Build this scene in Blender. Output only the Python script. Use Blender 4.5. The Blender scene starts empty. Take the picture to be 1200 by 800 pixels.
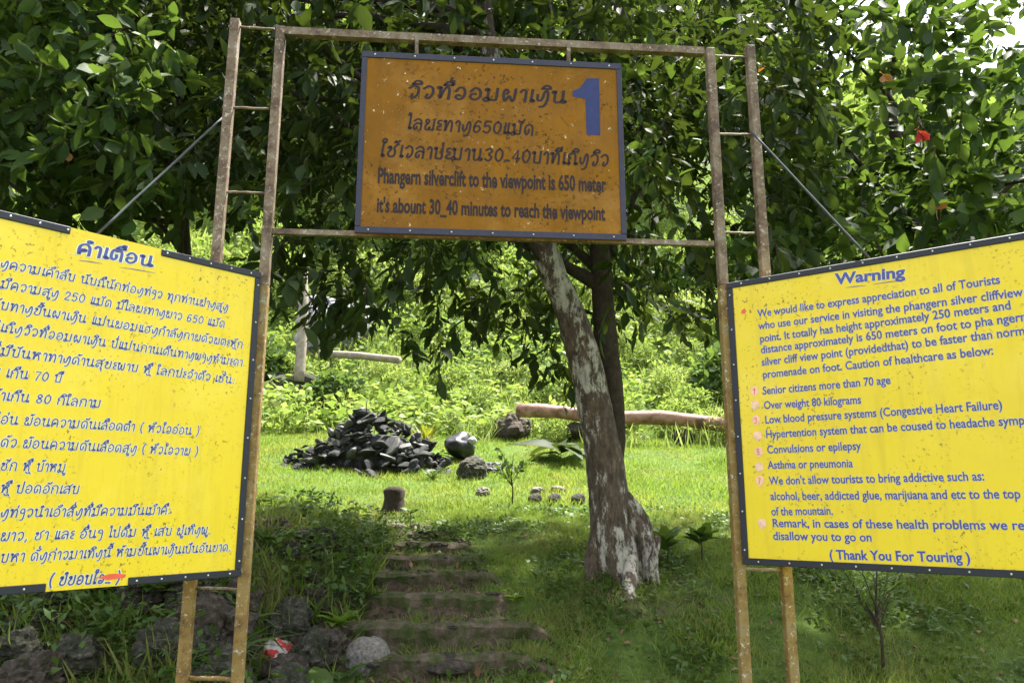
import bpy, bmesh, math, random
import numpy as np
from mathutils import Vector, Matrix
random.seed(7); RNG = np.random.default_rng(11)
S = bpy.context.scene
COL = S.collection
rad = math.radians

# ---------------------------------------------------------------- camera
F = 900.0; PITCH = rad(11.6); EYE = np.array([0.0, 0.0, 1.6])
cam = bpy.data.cameras.new('camera'); cam.sensor_width = 36; cam.lens = 36*F/1200
cam.clip_start = 0.05; cam.clip_end = 2000
cam_o = bpy.data.objects.new('camera', cam); COL.objects.link(cam_o)
cam_o.location = EYE; cam_o.rotation_euler = (rad(90)+PITCH, 0, 0)
S.camera = cam_o
FWD = np.array([0, math.cos(PITCH), math.sin(PITCH)]); UP = np.array([0, -math.sin(PITCH), math.cos(PITCH)]); RT = np.array([1.0, 0, 0])
def ray(x, y):
    return RT*(x-600)/F + UP*(400-y)/F + FWD
def at(x, y, Y):
    d = ray(x, y); return EYE + d*(Y/d[1])
def to_px(P):
    Q = np.asarray(P)-EYE; z = Q@FWD
    z = np.where(z < .05, .05, z)
    return 600+F*(Q@RT)/z, 400-F*(Q@UP)/z, z

# ---------------------------------------------------------------- light
SUN_EL, SUN_AZ = 66, 35          # azimuth measured from +Y towards +X
w = bpy.data.worlds.new("World"); S.world = w; w.use_nodes = True
nt = w.node_tree; bg = nt.nodes['Background']
sky = nt.nodes.new('ShaderNodeTexSky'); sky.sky_type = 'NISHITA'; sky.sun_disc = False
sky.sun_elevation = rad(SUN_EL); sky.sun_rotation = rad(SUN_AZ); sky.dust_density = 3.0; sky.ozone_density = 1.0
hs = nt.nodes.new('ShaderNodeHueSaturation'); hs.inputs['Saturation'].default_value = .38; nt.links.new(sky.outputs[0], hs.inputs['Color'])   # milky, humid sky
nt.links.new(hs.outputs[0], bg.inputs[0]); bg.inputs[1].default_value = 0.15
sl = bpy.data.lights.new('sun', 'SUN'); sl.energy = 5.0; sl.angle = rad(2.0); sl.color = (1.0, 0.95, 0.86)
so = bpy.data.objects.new('sun', sl); COL.objects.link(so)
sd = Vector((math.sin(rad(SUN_AZ))*math.cos(rad(SUN_EL)), math.cos(rad(SUN_AZ))*math.cos(rad(SUN_EL)), math.sin(rad(SUN_EL))))
so.rotation_euler = (-sd).to_track_quat('-Z', 'Y').to_euler(); so.location = (0, 0, 30)
S.view_settings.view_transform = 'Standard'; S.view_settings.look = 'None'
S.view_settings.exposure = 2.14; S.view_settings.gamma = 1
S.cycles.max_bounces = 8; S.cycles.transparent_max_bounces = 8

# ---------------------------------------------------------------- noise
def _h(ix, iy, iz, s):
    n = (ix*374761393 + iy*668265263 + iz*2147483647 % 1013904223 + s*974634777) & 0xFFFFFFFF
    n = ((n ^ (n >> 13))*1274126177) & 0xFFFFFFFF
    n = (n ^ (n >> 16)) & 0xFFFFFF
    return n/float(0xFFFFFF)
def noise(x, y, z=0.0, s=0):
    x, y, z = np.broadcast_arrays(np.asarray(x, float), np.asarray(y, float), np.asarray(z, float))
    ix, iy, iz = np.floor(x).astype(np.int64), np.floor(y).astype(np.int64), np.floor(z).astype(np.int64)
    fx, fy, fz = x-ix, y-iy, z-iz
    fx, fy, fz = fx*fx*(3-2*fx), fy*fy*(3-2*fy), fz*fz*(3-2*fz)
    r = 0
    for a in (0, 1):
        for b in (0, 1):
            for c in (0, 1):
                r = r + (fx if a else 1-fx)*(fy if b else 1-fy)*(fz if c else 1-fz)*_h(ix+a+5000, iy+b+5000, (iz+c+5000)*7919, s)
    return r
def fbm(x, y, z=0.0, s=0, o=4):
    r = 0; a = .5
    for i in range(o):
        r = r+a*noise(np.asarray(x)*2**i, np.asarray(y)*2**i, np.asarray(z)*2**i, s+i); a *= .5
    return r

# ---------------------------------------------------------------- materials
def nmat(name):
    m = bpy.data.materials.new(name); m.use_nodes = True
    t = m.node_tree; return m, t, t.nodes['Principled BSDF']
def N(t, k, **kw):
    n = t.nodes.new('ShaderNode'+k)
    for a, b in kw.items(): setattr(n, a, b)
    return n
def ramp(t, src, stops):
    r = N(t, 'ValToRGB'); e = r.color_ramp.elements
    while len(e) > 1: e.remove(e[-1])
    e[0].position = stops[0][0]; e[0].color = (*stops[0][1], 1)
    for p, c in stops[1:]:
        k = e.new(p); k.color = (*c, 1)
    t.links.new(src, r.inputs[0]); return r.outputs[0]
def noise_n(t, scale, detail=5, rough=.6, vec=None, dist=0):
    n = N(t, 'TexNoise'); n.inputs['Scale'].default_value = scale; n.inputs['Detail'].default_value = detail
    n.inputs['Roughness'].default_value = rough; n.inputs['Distortion'].default_value = dist
    if vec is None:
        g = N(t, 'NewGeometry'); vec = g.outputs['Position']
    t.links.new(vec, n.inputs['Vector']); return n.outputs['Fac']
def mixc(t, fac, a, b):
    m = N(t, 'Mix', data_type='RGBA')
    if isinstance(fac, float): m.inputs[0].default_value = fac
    else: t.links.new(fac, m.inputs[0])
    for i, v in ((6, a), (7, b)):
        if isinstance(v, tuple): m.inputs[i].default_value = (*v, 1)
        else: t.links.new(v, m.inputs[i])
    return m.outputs[2]
def bump(t, b, h, strength=.4, dist=.01):
    n = N(t, 'Bump'); n.inputs['Strength'].default_value = strength; n.inputs['Distance'].default_value = dist
    t.links.new(h, n.inputs['Height']); t.links.new(n.outputs[0], b.inputs['Normal'])
def BW(c): return (c, c, c)

def noisy(name, stops, scale, rough=.8, bs=.5, bd=.01, bscale=None, obj=False, spec=.3):
    m, t, b = nmat(name); vec = None
    if obj: vec = N(t, 'TexCoord').outputs['Object']
    f = noise_n(t, scale, 6, .65, vec)
    t.links.new(ramp(t, f, stops), b.inputs['Base Color'])
    b.inputs['Roughness'].default_value = rough; b.inputs['Specular IOR Level'].default_value = spec
    bump(t, b, noise_n(t, bscale or scale*3, 6, .7, vec), bs, bd); return m

def leafmat(name, cols, trans=.45, rough=.38, spec=.5, patch=None):
    """leaf: colour varies leaf by leaf; thin blade lets light through"""
    m, t, b = nmat(name)
    g = N(t, 'NewGeometry'); oi = N(t, 'ObjectInfo')
    ad = N(t, 'Math', operation='ADD'); fr = N(t, 'Math', operation='FRACT')
    t.links.new(g.outputs['Random Per Island'], ad.inputs[0]); t.links.new(oi.outputs['Random'], ad.inputs[1]); t.links.new(ad.outputs[0], fr.inputs[0])
    n = len(cols); c = ramp(t, fr.outputs[0], [(i/(n-1), k) for i, k in enumerate(cols)])
    if patch: c = mixc(t, ramp(t, noise_n(t, .9, 4, .6), [(.46, BW(0)), (.66, BW(.75))]), c, patch)
    f = noise_n(t, 55, 3, .6)
    c2 = mixc(t, ramp(t, f, [(.35, BW(0)), (.75, BW(.45))]), c, (.02, .025, .006))
    t.links.new(c2, b.inputs['Base Color']); b.inputs['Roughness'].default_value = rough
    b.inputs['Specular IOR Level'].default_value = spec
    tr = N(t, 'BsdfTranslucent'); tc = mixc(t, .3, c, (.16, .22, .015)); t.links.new(tc, tr.inputs[0])
    mx = N(t, 'MixShader'); mx.inputs[0].default_value = trans
    t.links.new(b.outputs[0], mx.inputs[1]); t.links.new(tr.outputs[0], mx.inputs[2])
    t.links.new(mx.outputs[0], t.nodes['Material Output'].inputs[0]); return m

M = {}
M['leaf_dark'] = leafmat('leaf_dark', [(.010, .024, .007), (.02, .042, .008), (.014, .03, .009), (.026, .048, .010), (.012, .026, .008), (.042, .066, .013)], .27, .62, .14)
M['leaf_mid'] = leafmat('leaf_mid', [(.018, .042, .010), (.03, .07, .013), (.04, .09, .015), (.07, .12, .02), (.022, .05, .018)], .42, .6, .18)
M['leaf_hill'] = leafmat('leaf_hill', [(.13, .22, .035), (.19, .28, .05), (.26, .33, .07), (.14, .23, .05), (.31, .34, .1)], .48, .6, .2)  # greens brightened to stand in for hazy sun glow on the hill
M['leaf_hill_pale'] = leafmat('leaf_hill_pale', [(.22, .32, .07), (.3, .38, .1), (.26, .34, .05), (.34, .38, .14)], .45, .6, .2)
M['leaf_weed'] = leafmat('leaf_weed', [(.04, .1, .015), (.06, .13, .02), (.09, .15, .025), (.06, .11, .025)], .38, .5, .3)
M['leaf_lime'] = leafmat('leaf_lime', [(.12, .24, .02), (.16, .3, .03), (.2, .3, .03)], .5, .45)
M['leaf_yellow'] = leafmat('leaf_yellow', [(.26, .25, .015), (.2, .24, .02), (.3, .22, .015)], .45, .5)
M['leaf_orange'] = leafmat('leaf_orange', [(.4, .12, .03), (.36, .18, .03), (.3, .08, .02)], .45, .5)
M['petal_red'] = leafmat('petal_red', [(.6, .015, .02), (.5, .01, .03)], .3, .5)
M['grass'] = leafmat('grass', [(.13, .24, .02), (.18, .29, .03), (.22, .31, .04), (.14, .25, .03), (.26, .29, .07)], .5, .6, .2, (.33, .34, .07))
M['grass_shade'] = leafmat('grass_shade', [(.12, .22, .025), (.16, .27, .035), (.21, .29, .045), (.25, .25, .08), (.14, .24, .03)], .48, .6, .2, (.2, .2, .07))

m, t, b = nmat('rusty_tube')
f1 = noise_n(t, 10, 8, .75); f2 = noise_n(t, 48, 6, .8); f3 = noise_n(t, 4, 3, .5)
base = ramp(t, f1, [(.32, (.03, .016, .01)), (.43, (.085, .048, .026)), (.52, (.15, .1, .06)), (.62, (.19, .15, .105)), (.72, (.26, .23, .18))])
c = mixc(t, ramp(t, f2, [(.56, BW(0)), (.64, BW(.85))]), base, (.46, .42, .36))
t.links.new(c, b.inputs['Base Color']); b.inputs['Roughness'].default_value = .7; bump(t, b, f2, .5, .002); M['rust'] = m
m, t, b = nmat('ochre_tube')      # lower posts still carry ochre paint
base = ramp(t, f1 if False else noise_n(t, 11, 8, .7), [(.32, (.06, .03, .012)), (.42, (.17, .095, .02)), (.55, (.23, .145, .04)), (.68, (.21, .17, .1))])
sp = noise_n(t, 42, 6, .8)
c = mixc(t, ramp(t, sp, [(.57, BW(0)), (.64, BW(.85))]), base, (.5, .5, .42))
c = mixc(t, ramp(t, noise_n(t, 40, 4, .7), [(.6, BW(0)), (.68, BW(.9))]), c, (.06, .035, .02))
t.links.new(c, b.inputs['Base Color']); b.inputs['Roughness'].default_value = .75; bump(t, b, sp, .5, .002); M['ochre'] = m

def signmat(name, base, dark, dirt, specks, sc, glossy=.3, patchy=(.45, .62), fl=.6, chips=.70, fade_glare=None):
    m, t, b = nmat(name)
    c = ramp(t, noise_n(t, 3.5, 6, .7), [(.3, base), (.7, dark)])
    streak = N(t, 'Mapping'); g = N(t, 'NewGeometry'); t.links.new(g.outputs['Position'], streak.inputs[0]); streak.inputs['Scale'].default_value = (14, 14, 1.3)
    st = ramp(t, noise_n(t, 1.6, 5, .7, streak.outputs[0]), [(.5, BW(0)), (.75, BW(.38))]); c = mixc(t, st, c, dirt)      # rain streaks
    if fade_glare: c = mixc(t, ramp(t, noise_n(t, 2.6, 6, .75), [(.52, BW(0)), (.72, BW(.55))]), c, fade_glare)                       # chalky fading, plus a pale light reflection painted into the colour
    patch = ramp(t, noise_n(t, 4, 4, .6), [(patchy[0], BW(0)), (patchy[1], BW(1))])
    sp = ramp(t, noise_n(t, sc, 4, .7), [(fl, BW(0)), (fl+.05, BW(1))])
    mm = N(t, 'Math', operation='MULTIPLY'); t.links.new(patch, mm.inputs[0]); t.links.new(sp, mm.inputs[1])
    c = mixc(t, mm.outputs[0], c, tuple(x*.5 for x in dirt))
    c = mixc(t, ramp(t, noise_n(t, sc*.7, 4, .75), [(chips, BW(0)), (chips+.035, BW(1))]), c, specks)
    t.links.new(c, b.inputs['Base Color']); t.links.new(ramp(t, noise_n(t, 6, 5, .7), [(.35, BW(glossy)), (.7, BW(glossy+.3))]), b.inputs['Roughness'])
    bump(t, b, noise_n(t, 5, 3, .5), .15, .012); b.inputs['Specular IOR Level'].default_value = .4 if name == 'sign_yellow' else .15; return m
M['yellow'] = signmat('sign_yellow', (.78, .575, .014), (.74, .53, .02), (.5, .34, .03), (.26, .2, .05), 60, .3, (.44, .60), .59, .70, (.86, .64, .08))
M['orange'] = signmat('sign_orange', (.25, .105, .008), (.165, .07, .008), (.13, .06, .015), (.6, .52, .36), 48, .6, (.42, .6), .57, .66, (.36, .18, .04))
def plain(name, col, rough=.5, metal=0, bs=.15, sc=40):
    m, t, b = nmat(name)
    f = noise_n(t, sc, 4, .6)
    t.links.new(ramp(t, f, [(.3, tuple(x*.8 for x in col)), (.7, tuple(min(1, x*1.15) for x in col))]), b.inputs['Base Color'])
    b.inputs['Roughness'].default_value = rough; b.inputs['Metallic'].default_value = metal
    bump(t, b, f, bs, .002); return m
M['navy'] = plain('frame_navy', (.010, .011, .022), .6)
M['navy_orange'] = plain('frame_faded_navy', (.028, .026, .055), .7, bs=.3)
M['blue'] = plain('letter_blue', (.055, .065, .30), .5)
M['white_edge'] = plain('letter_white_edge', (.75, .73, .5), .5)
M['letter_dark'] = plain('letter_dark_purple', (.022, .011, .016), .85)
M['one_blue'] = plain('numeral_blue', (.004, .013, .10), .6)
M['pink'] = plain('bullet_pink', (.85, .5, .36), .5)
M['redpaint'] = plain('bullet_red', (.75, .1, .05), .5)
M['rivet'] = plain('rivet_zinc', (.6, .6, .6), .4, .6)
M['wire'] = plain('grey_wire', (.035, .042, .045), .85)
M['bark_dark'] = noisy('bark_dark', [(.3, (.02, .015, .01)), (.7, (.06, .045, .03))], 20, .95, .9, .02)
m, t, b = nmat('bark_lichen')
tc = N(t, 'TexCoord'); mp = N(t, 'Mapping'); mp.inputs['Scale'].default_value = (1, 1, .38); t.links.new(tc.outputs['Object'], mp.inputs[0])
f1 = noise_n(t, 13, 9, .78, mp.outputs[0]); f2 = noise_n(t, 26, 6, .75, mp.outputs[0]); f3 = noise_n(t, 3.2, 3, .5, mp.outputs[0])
base = ramp(t, f2, [(.3, (.02, .014, .01)), (.5, (.08, .058, .04)), (.7, (.17, .13, .095))])
ad = N(t, 'Math', operation='ADD'); t.links.new(f1, ad.inputs[0]); m3 = N(t, 'Math', operation='MULTIPLY'); t.links.new(f3, m3.inputs[0]); m3.inputs[1].default_value = .5; t.links.new(m3.outputs[0], ad.inputs[1])
lich = ramp(t, ad.outputs[0], [(.765, BW(0)), (.84, BW(.85))])
c = mixc(t, lich, base, ramp(t, f2, [(.35, (.2, .19, .155)), (.6, (.46, .44, .39))]))
t.links.new(c, b.inputs['Base Color']); b.inputs['Roughness'].default_value = .95; bump(t, b, f2, 1, .03); M['bark'] = m
M['slate'] = noisy('slate_dark', [(.3, (.01, .012, .01)), (.5, (.025, .026, .026)), (.62, (.05, .052, .045)), (.78, (.13, .125, .12))], 9, .85, .6, .01, obj=True, spec=.2)
M['slate_l'] = noisy('slate_pale', [(.3, (.03, .032, .028)), (.55, (.09, .09, .085)), (.75, (.24, .235, .23))], 9, .6, .5, .01, obj=True)
M['rock'] = noisy('rock_mossy', [(.32, (.015, .022, .008)), (.46, (.03, .034, .018)), (.58, (.06, .052, .042)), (.68, (.13, .11, .095)), (.78, (.24, .21, .19))], 5, .9, .8, .02, obj=True)
M['rock_pale'] = noisy('rock_pale', [(.3, (.07, .07, .05)), (.5, (.17, .155, .135)), (.7, (.28, .26, .24))], 7, .9, .8, .02, obj=True)
M['rock_brown'] = noisy('rock_brown', [(.3, (.018, .018, .01)), (.5, (.05, .04, .03)), (.65, (.1, .078, .06)), (.8, (.2, .165, .14))], 5, .95, .8, .02, obj=True)
M['cliff'] = noisy('cliff_grey', [(.3, (.06, .06, .07)), (.5, (.2, .2, .22)), (.7, (.5, .5, .5))], 1.2, .9, .8, .1)
M['log'] = noisy('log_pinkish', [(.33, (.09, .05, .03)), (.45, (.24, .13, .09)), (.6, (.36, .21, .155)), (.8, (.45, .32, .24))], 5, .7, .4, .01)
M['log_end'] = plain('log_cut_end', (.6, .45, .2), .8)
M['pole'] = noisy('pale_pole', [(.3, (.14, .11, .08)), (.7, (.34, .3, .23))], 5, .8, .4, .01)
M['bag'] = plain('black_plastic', (.012, .012, .015), .4, 0, .6, 12)
M['bagw'] = plain('white_plastic', (.4, .39, .43), .5, 0, .4, 12)

# ground: soil where nothing grows, moss and humus elsewhere
m, t, b = nmat('ground_soil')
at_ = N(t, 'Attribute'); at_.attribute_name = 'soil'
fa = noise_n(t, 2.5, 8, .7); fb = noise_n(t, 22, 7, .75)
green = ramp(t, fb, [(.3, (.035, .06, .012)), (.55, (.08, .13, .022)), (.75, (.12, .17, .035))])
soil = ramp(t, fb, [(.28, (.03, .02, .013)), (.5, (.09, .064, .045)), (.68, (.17, .13, .095)), (.8, (.3, .25, .21))])
sm = N(t, 'Math', operation='ADD'); t.links.new(at_.outputs['Fac'], sm.inputs[0]); t.links.new(fa, sm.inputs[1])
c = mixc(t, ramp(t, sm.outputs[0], [(.72, BW(0)), (.95, BW(1))]), green, soil)
t.links.new(c, b.inputs['Base Color']); b.inputs['Roughness'].default_value = .95; b.inputs['Specular IOR Level'].default_value = .15
bump(t, b, fb, .9, .04); M['ground'] = m
M['step'] = noisy('step_earth', [(.3, (.022, .035, .008)), (.44, (.05, .065, .016)), (.53, (.085, .068, .042)), (.64, (.14, .105, .075)), (.78, (.24, .185, .155))], 10, .95, .9, .02)

# ---------------------------------------------------------------- object helpers
def mesh_np(name, V, faces, mat, smooth=False):
    me = bpy.data.meshes.new(name)
    V = np.asarray(V, np.float32); F_ = np.asarray(faces, np.int32)
    me.vertices.add(len(V)); me.vertices.foreach_set('co', V.ravel())
    k = F_.shape[1]; me.loops.add(F_.size); me.polygons.add(len(F_))
    me.loops.foreach_set('vertex_index', F_.ravel())
    me.polygons.foreach_set('loop_start', np.arange(len(F_), dtype=np.int32)*k)
    try: me.polygons.foreach_set('loop_total', np.full(len(F_), k, np.int32))
    except Exception: pass
    me.polygons.foreach_set('use_smooth', np.full(len(F_), smooth, bool))
    if mat: me.materials.append(mat)
    me.update(calc_edges=True); return me
def link(name, me, parent=None, **props):
    o = bpy.data.objects.new(name, me); COL.objects.link(o)
    if parent is not None: o.parent = parent
    for k, v in props.items():
        if v is not None: o[k] = v
    return o
def thing(name, label, cat, loc=(0, 0, 0), group=None, rz=0, kind=None):
    o = bpy.data.objects.new(name, None); COL.objects.link(o); o.empty_display_size = .1
    o.location = loc; o.rotation_euler = (0, 0, rz)
    if kind: o['kind'] = kind
    if label: o['label'] = label
    if cat: o['category'] = cat
    if group: o['group'] = group
    return o
def local(o, V): return np.asarray(V, float)-np.array(o.location)
def bm_mesh(name, bm, mat, smooth=False):
    me = bpy.data.meshes.new(name); bm.normal_update(); bm.to_mesh(me); bm.free()
    if mat: me.materials.append(mat)
    if smooth: me.polygons.foreach_set('use_smooth', [True]*len(me.polygons))
    return me
def tube_data(path, radii, seg=8, cap=True, ridge=0, seed=0, square=False):
    path = [Vector(p) for p in path]; n = len(path); V = []; Fc = []
    up = Vector((0, 0, 1)); prev = None
    for i, p in enumerate(path):
        tdir = (path[min(i+1, n-1)]-path[max(i-1, 0)]).normalized()
        if prev is None:
            a = Vector((0, 1, 0)) if abs(tdir.z) > .7 else up
            s = a.cross(tdir).normalized()
        else: s = (prev-tdir*prev.dot(tdir)).normalized()
        prev = s; q = tdir.cross(s)
        for k in range(seg):
            an = 2*math.pi*(k+.5)/seg; r = radii[i]
            if square: r *= 1.0
            if ridge: r *= 1+ridge*(math.sin(an*3+i*.21+seed)+.6*math.sin(an*5-i*.33+seed*2)+ (random.random()-.5)*.6)
            V.append(p+(s*math.cos(an)+q*math.sin(an))*r)
    for i in range(n-1):
        for k in range(seg):
            a = i*seg+k; b_ = i*seg+(k+1) % seg
            Fc.append((a, b_, b_+seg, a+seg))
    if cap:
        for base, rev in ((0, True), ((n-1)*seg, False)):
            c = len(V); V.append(path[0] if rev else path[-1])
            for k in range(seg):
                x, y = base+k, base+(k+1) % seg
                Fc.append((y, x, c, c) if rev else (x, y, c, c))
    return [tuple(v) for v in V], Fc
class MB:
    def __init__(s): s.V = []; s.F = []
    def add(s, V, F_):
        o = len(s.V); s.V += list(V); s.F += [tuple(dict.fromkeys(i+o for i in f)) for f in F_]
    def tube(s, path, radii, **k):
        if not isinstance(radii, (list, tuple)): radii = [radii]*len(path)
        s.add(*tube_data(path, radii, **k))
    def box(s, c, ax, h):
        """box at centre c, axes ax (3 unit vectors), half sizes h"""
        c = Vector(c); ax = [Vector(a) for a in ax]; V = []
        for i in (-1, 1):
            for j in (-1, 1):
                for k in (-1, 1): V.append(tuple(c+ax[0]*h[0]*i+ax[1]*h[1]*j+ax[2]*h[2]*k))
        s.add(V, [(0, 1, 3, 2), (4, 6, 7, 5), (0, 4, 5, 1), (2, 3, 7, 6), (0, 2, 6, 4), (1, 5, 7, 3)])
    def mesh(s, name, mat, smooth=False):
        me = bpy.data.meshes.new(name); me.from_pydata(s.V, [], s.F); me.materials.append(mat); me.update()
        if smooth: me.polygons.foreach_set('use_smooth', [True]*len(me.polygons))
        return me
    def build(s, name, mat, parent=None, smooth=False, **props):
        if parent is not None:
            L = Vector(parent.location); s.V = [tuple(Vector(v)-L) for v in s.V]
        return link(name, s.mesh(name, mat, smooth), parent, **props)
def spline(P, n=6):
    P = [np.array(p, float) for p in P]; out = []
    for i in range(len(P)-1):
        p0 = P[max(i-1, 0)]; p1 = P[i]; p2 = P[i+1]; p3 = P[min(i+2, len(P)-1)]
        for k in range(n):
            u = k/n
            out.append(.5*((2*p1)+(-p0+p2)*u+(2*p0-5*p1+4*p2-p3)*u*u+(-p0+3*p1-3*p2+p3)*u**3))
    out.append(P[-1]); return out

# ---------------------------------------------------------------- terrain
PY = [-200, -10, 0, 3.3, 5, 6, 7.3, 9, 12, 16, 20, 25, 35, 60, 120, 400]
PZ = [-4, -.1, 0, .2, .52, .97, 1.24, 1.47, 2.0, 2.9, 4.3, 6.6, 12, 27, 50, 90]
def sstep(a, b, x): 
    u = np.clip((x-a)/(b-a), 0, 1); return u*u*(3-2*u)
def stair_x(y): return np.interp(y, [3, 5, 5.8, 6.6, 7.4, 8.4, 9.5], [-.3, -.48, -.65, -.9, -1.2, -1.6, -2.0])
SY = [4.42, 4.75, 5.05, 5.38, 5.72, 6.08, 6.45, 6.85, 7.3, 7.8, 8.3]
_ty = []; _tz = []
for _a, _b in zip(SY[:-1], SY[1:]):
    _m = float(np.interp((_a+_b)/2, PY, PZ)); _ty += [_a, _b-.05]; _tz += [_m-.012, _m+.012]
def terrain(x, y):
    x = np.asarray(x, float); y = np.asarray(y, float)
    z = np.interp(y, PY, PZ)
    wob = (fbm(x*2.3, y*1.1, 0, 31, 3)-.45)*.35
    inch = np.clip((.95-np.abs(x-stair_x(y)))/.22, 0, 1)*(y > 4.4)*(y < 8.3)
    z = z+(np.interp(y+wob, _ty, _tz)-z)*inch
    far = np.clip(y-20, 0, 200); z = z+.30*far*sstep(.45, .1, x/np.maximum(y, 1))
    bank = sstep(-1.25, -1.9, x)*sstep(3.7, 4.7, y)*(1-sstep(6.2, 8.5, y))*.30   # raised stony bank on the left
    z = z+bank+.1*sstep(-1.6, -3, x)*sstep(7, 10, y)
    amp = .05+.02*np.clip(y-9, 0, 30)
    z = z+(fbm(x*.7+3, y*.7, 0, 1)-.47)*amp*2+(fbm(x*3.1, y*3.1, 0, 5, 3)-.44)*.07*(1-sstep(14, 30, y))*(1-.6*inch)
    return z
def hit(px, py, lift=0):
    d = ray(px, py); prev = None
    for s in np.arange(1.5, 90, .03):
        p = EYE+d*s
        if p[2] <= terrain(p[0], p[1])+lift: return p
    return p
def axis(a, b, near, step, far, growth=1.12):
    v = list(np.arange(a, b, step)); s = step; x = b
    while x < far: v.append(x); s *= growth; x += s
    v.append(far); return v
ys = list(np.arange(2.5, 4.4, .09))+list(np.arange(4.4, 8.4, .035))+axis(8.4, 13, 0, .09, 500); neg = axis(0, .1, 0, .3, 150, 1.25); ys = sorted(set([2.5-v for v in neg[1:]]+ys))
xr = axis(0, 5.5, 0, .07, 400, 1.14); xs = sorted(set([-v for v in xr[1:]]+xr))
X, Y = np.meshgrid(np.array(xs), np.array(ys)); Z = terrain(X, Y)
nx, ny = len(xs), len(ys); idx = np.arange(nx*ny).reshape(ny, nx)
Fq = np.stack([idx[:-1, :-1], idx[:-1, 1:], idx[1:, 1:], idx[1:, :-1]], -1).reshape(-1, 4)
me = mesh_np('ground', np.stack([X, Y, Z], -1).reshape(-1, 3), Fq, M['ground'], True)
def soilness(x, y):
    st = np.exp(-((x-stair_x(y))/.75)**4)*sstep(3, 4, y)*(1-sstep(8.4, 9.3, y))
    left = sstep(-.9, -1.6, x)*(1-sstep(7.5, 9.5, y))
    roots = np.exp(-(((x-.85)/.9)**2+((y-6.0)/.8)**2))*.7
    return np.clip(np.maximum(np.maximum(st, left*.8), roots), 0, 1)
ca = me.attributes.new('soil', 'FLOAT', 'POINT'); ca.data.foreach_set('value', (soilness(X, Y)*.5).ravel().astype(np.float32))
g = link('ground', me); g['kind'] = 'structure'

# ---------------------------------------------------------------- the pipe gate
GY = 3.35; GA = rad(5.0); GD = np.array([math.cos(GA), math.sin(GA), 0]); GN = np.array([math.sin(GA), -math.cos(GA), 0]); GP = np.array([0, GY, 0.0])
def on_plane(px, py, P0, n):
    d = ray(px, py); s = np.dot(P0-EYE, n)/np.dot(d, n); return EYE+d*s
def gate_pt(px, py, off=0): return on_plane(px, py, GP+GN*off, GN)
gate = thing('pipe_gate', 'rusty metal tube gate frame spanning the foot of the steps', 'gate', (0, GY, .2))
ZA = (0, 0, 1)
def post(px, ytop, tag_=None):
    p = gate_pt(px, 400); top = gate_pt(px, ytop)[2]; lo = terrain(p[0], p[1])-.3
    zc = gate_pt(px, 330)[2]
    hw = .024
    ax = (GD, GN, ZA)
    bm = MB(); bm.box((p[0], p[1], (top+zc)/2), ax, (hw, hw, (top-zc)/2))
    bm.box((p[0], p[1], top+.001), ax, (hw+.002, hw+.002, .003))
    o = bm.build('post', M['rust'], gate)
    bm = MB(); bm.box((p[0], p[1], (lo+zc)/2), ax, (hw, hw, (zc-lo)/2-.0005)); bm.build('post_painted_length', M['ochre'], o)
    bpy.data.objects[-1] if False else None
    o2 = o.children[0]; o2.location = Vector((0, 0, 0)); 
    return p
# children of posts are built in the post's own frame
def build_child(mb, name, mat, par, root, **k):
    L = Vector(root.location); mb.V = [tuple(Vector(v)-L) for v in mb.V]
    return link(name, mb.mesh(name, mat, k.pop('smooth', False)), par, **k)
posts = {}
for key, px, yt in (('il', 305, 33), ('ir', 851, 58), ('ol', 246, 24), ('or', 902, 55)):
    p = gate_pt(px, 400); top = on_plane(px+(600-px)*(400-yt)/4380, yt, GP, GN)[2]; lo = terrain(p[0], p[1])-.3
    zc = gate_pt(px, 335)[2]; hw = .0212; ax = (GD, GN, ZA)
    posts[key] = p
    mb = MB(); mb.box((p[0], p[1], (top+zc)/2), ax, (hw, hw, (top-zc)/2)); o = build_child(mb, 'post', M['rust'], gate, gate)
    bv = o.modifiers.new('edge', 'BEVEL'); bv.width = .005; bv.segments = 2
    mb = MB(); mb.box((p[0], p[1], (lo+zc)/2), ax, (hw+.001, hw+.001, (zc-lo)/2)); o2 = build_child(mb, 'ochre_length', M['ochre'], o, gate)
    bv = o2.modifiers.new('edge', 'BEVEL'); bv.width = .005; bv.segments = 2
    if key == 'il' : ztop = top
def gbar(name, a, b, r, mat='rust', sq=False):
    mb = MB()
    if sq:
        a = np.array(a); b = np.array(b); d = (b-a)/np.linalg.norm(b-a); up = np.cross(d, GN); up /= np.linalg.norm(up)
        mb.box((a+b)/2, (d, GN, up), (np.linalg.norm(b-a)/2, r, r))
    else:
        n = 8; pts = [np.array(a)+(np.array(b)-np.array(a))*i/n+np.array([0, 0, random.uniform(-.0015, .0015)]) for i in range(n+1)]
        mb.tube(pts, r, seg=8)
    return build_child(mb, name, M[mat], gate, gate, smooth=not sq)
gbar('top_rail', gate_pt(334, 38), gate_pt(824, 61.5), .0185, sq=True)
gbar('sign_rail', gate_pt(319, 271.5), gate_pt(836, 286), .012, sq=True)
for ya, yb in ((31, 34.5), (125.5, 128), (225, 226.5)):
    gbar('rung', gate_pt(268 if ya < 100 else 261, ya), gate_pt(322 if ya < 100 else 316, yb), .006)
for ya, yb in ((65.5, 67.5), (157, 158), (272, 273.5)):
    gbar('rung', gate_pt(836, ya), gate_pt(884, yb), .0055)
gbar('rung', gate_pt(290, 690, 0), gate_pt(228, 688.5, 0), .006)
gbar('rung', gate_pt(285, 796), gate_pt(222, 794), .0095, 'ochre')
gbar('rung', gate_pt(868, 667), gate_pt(925, 668), .0085)

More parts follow.
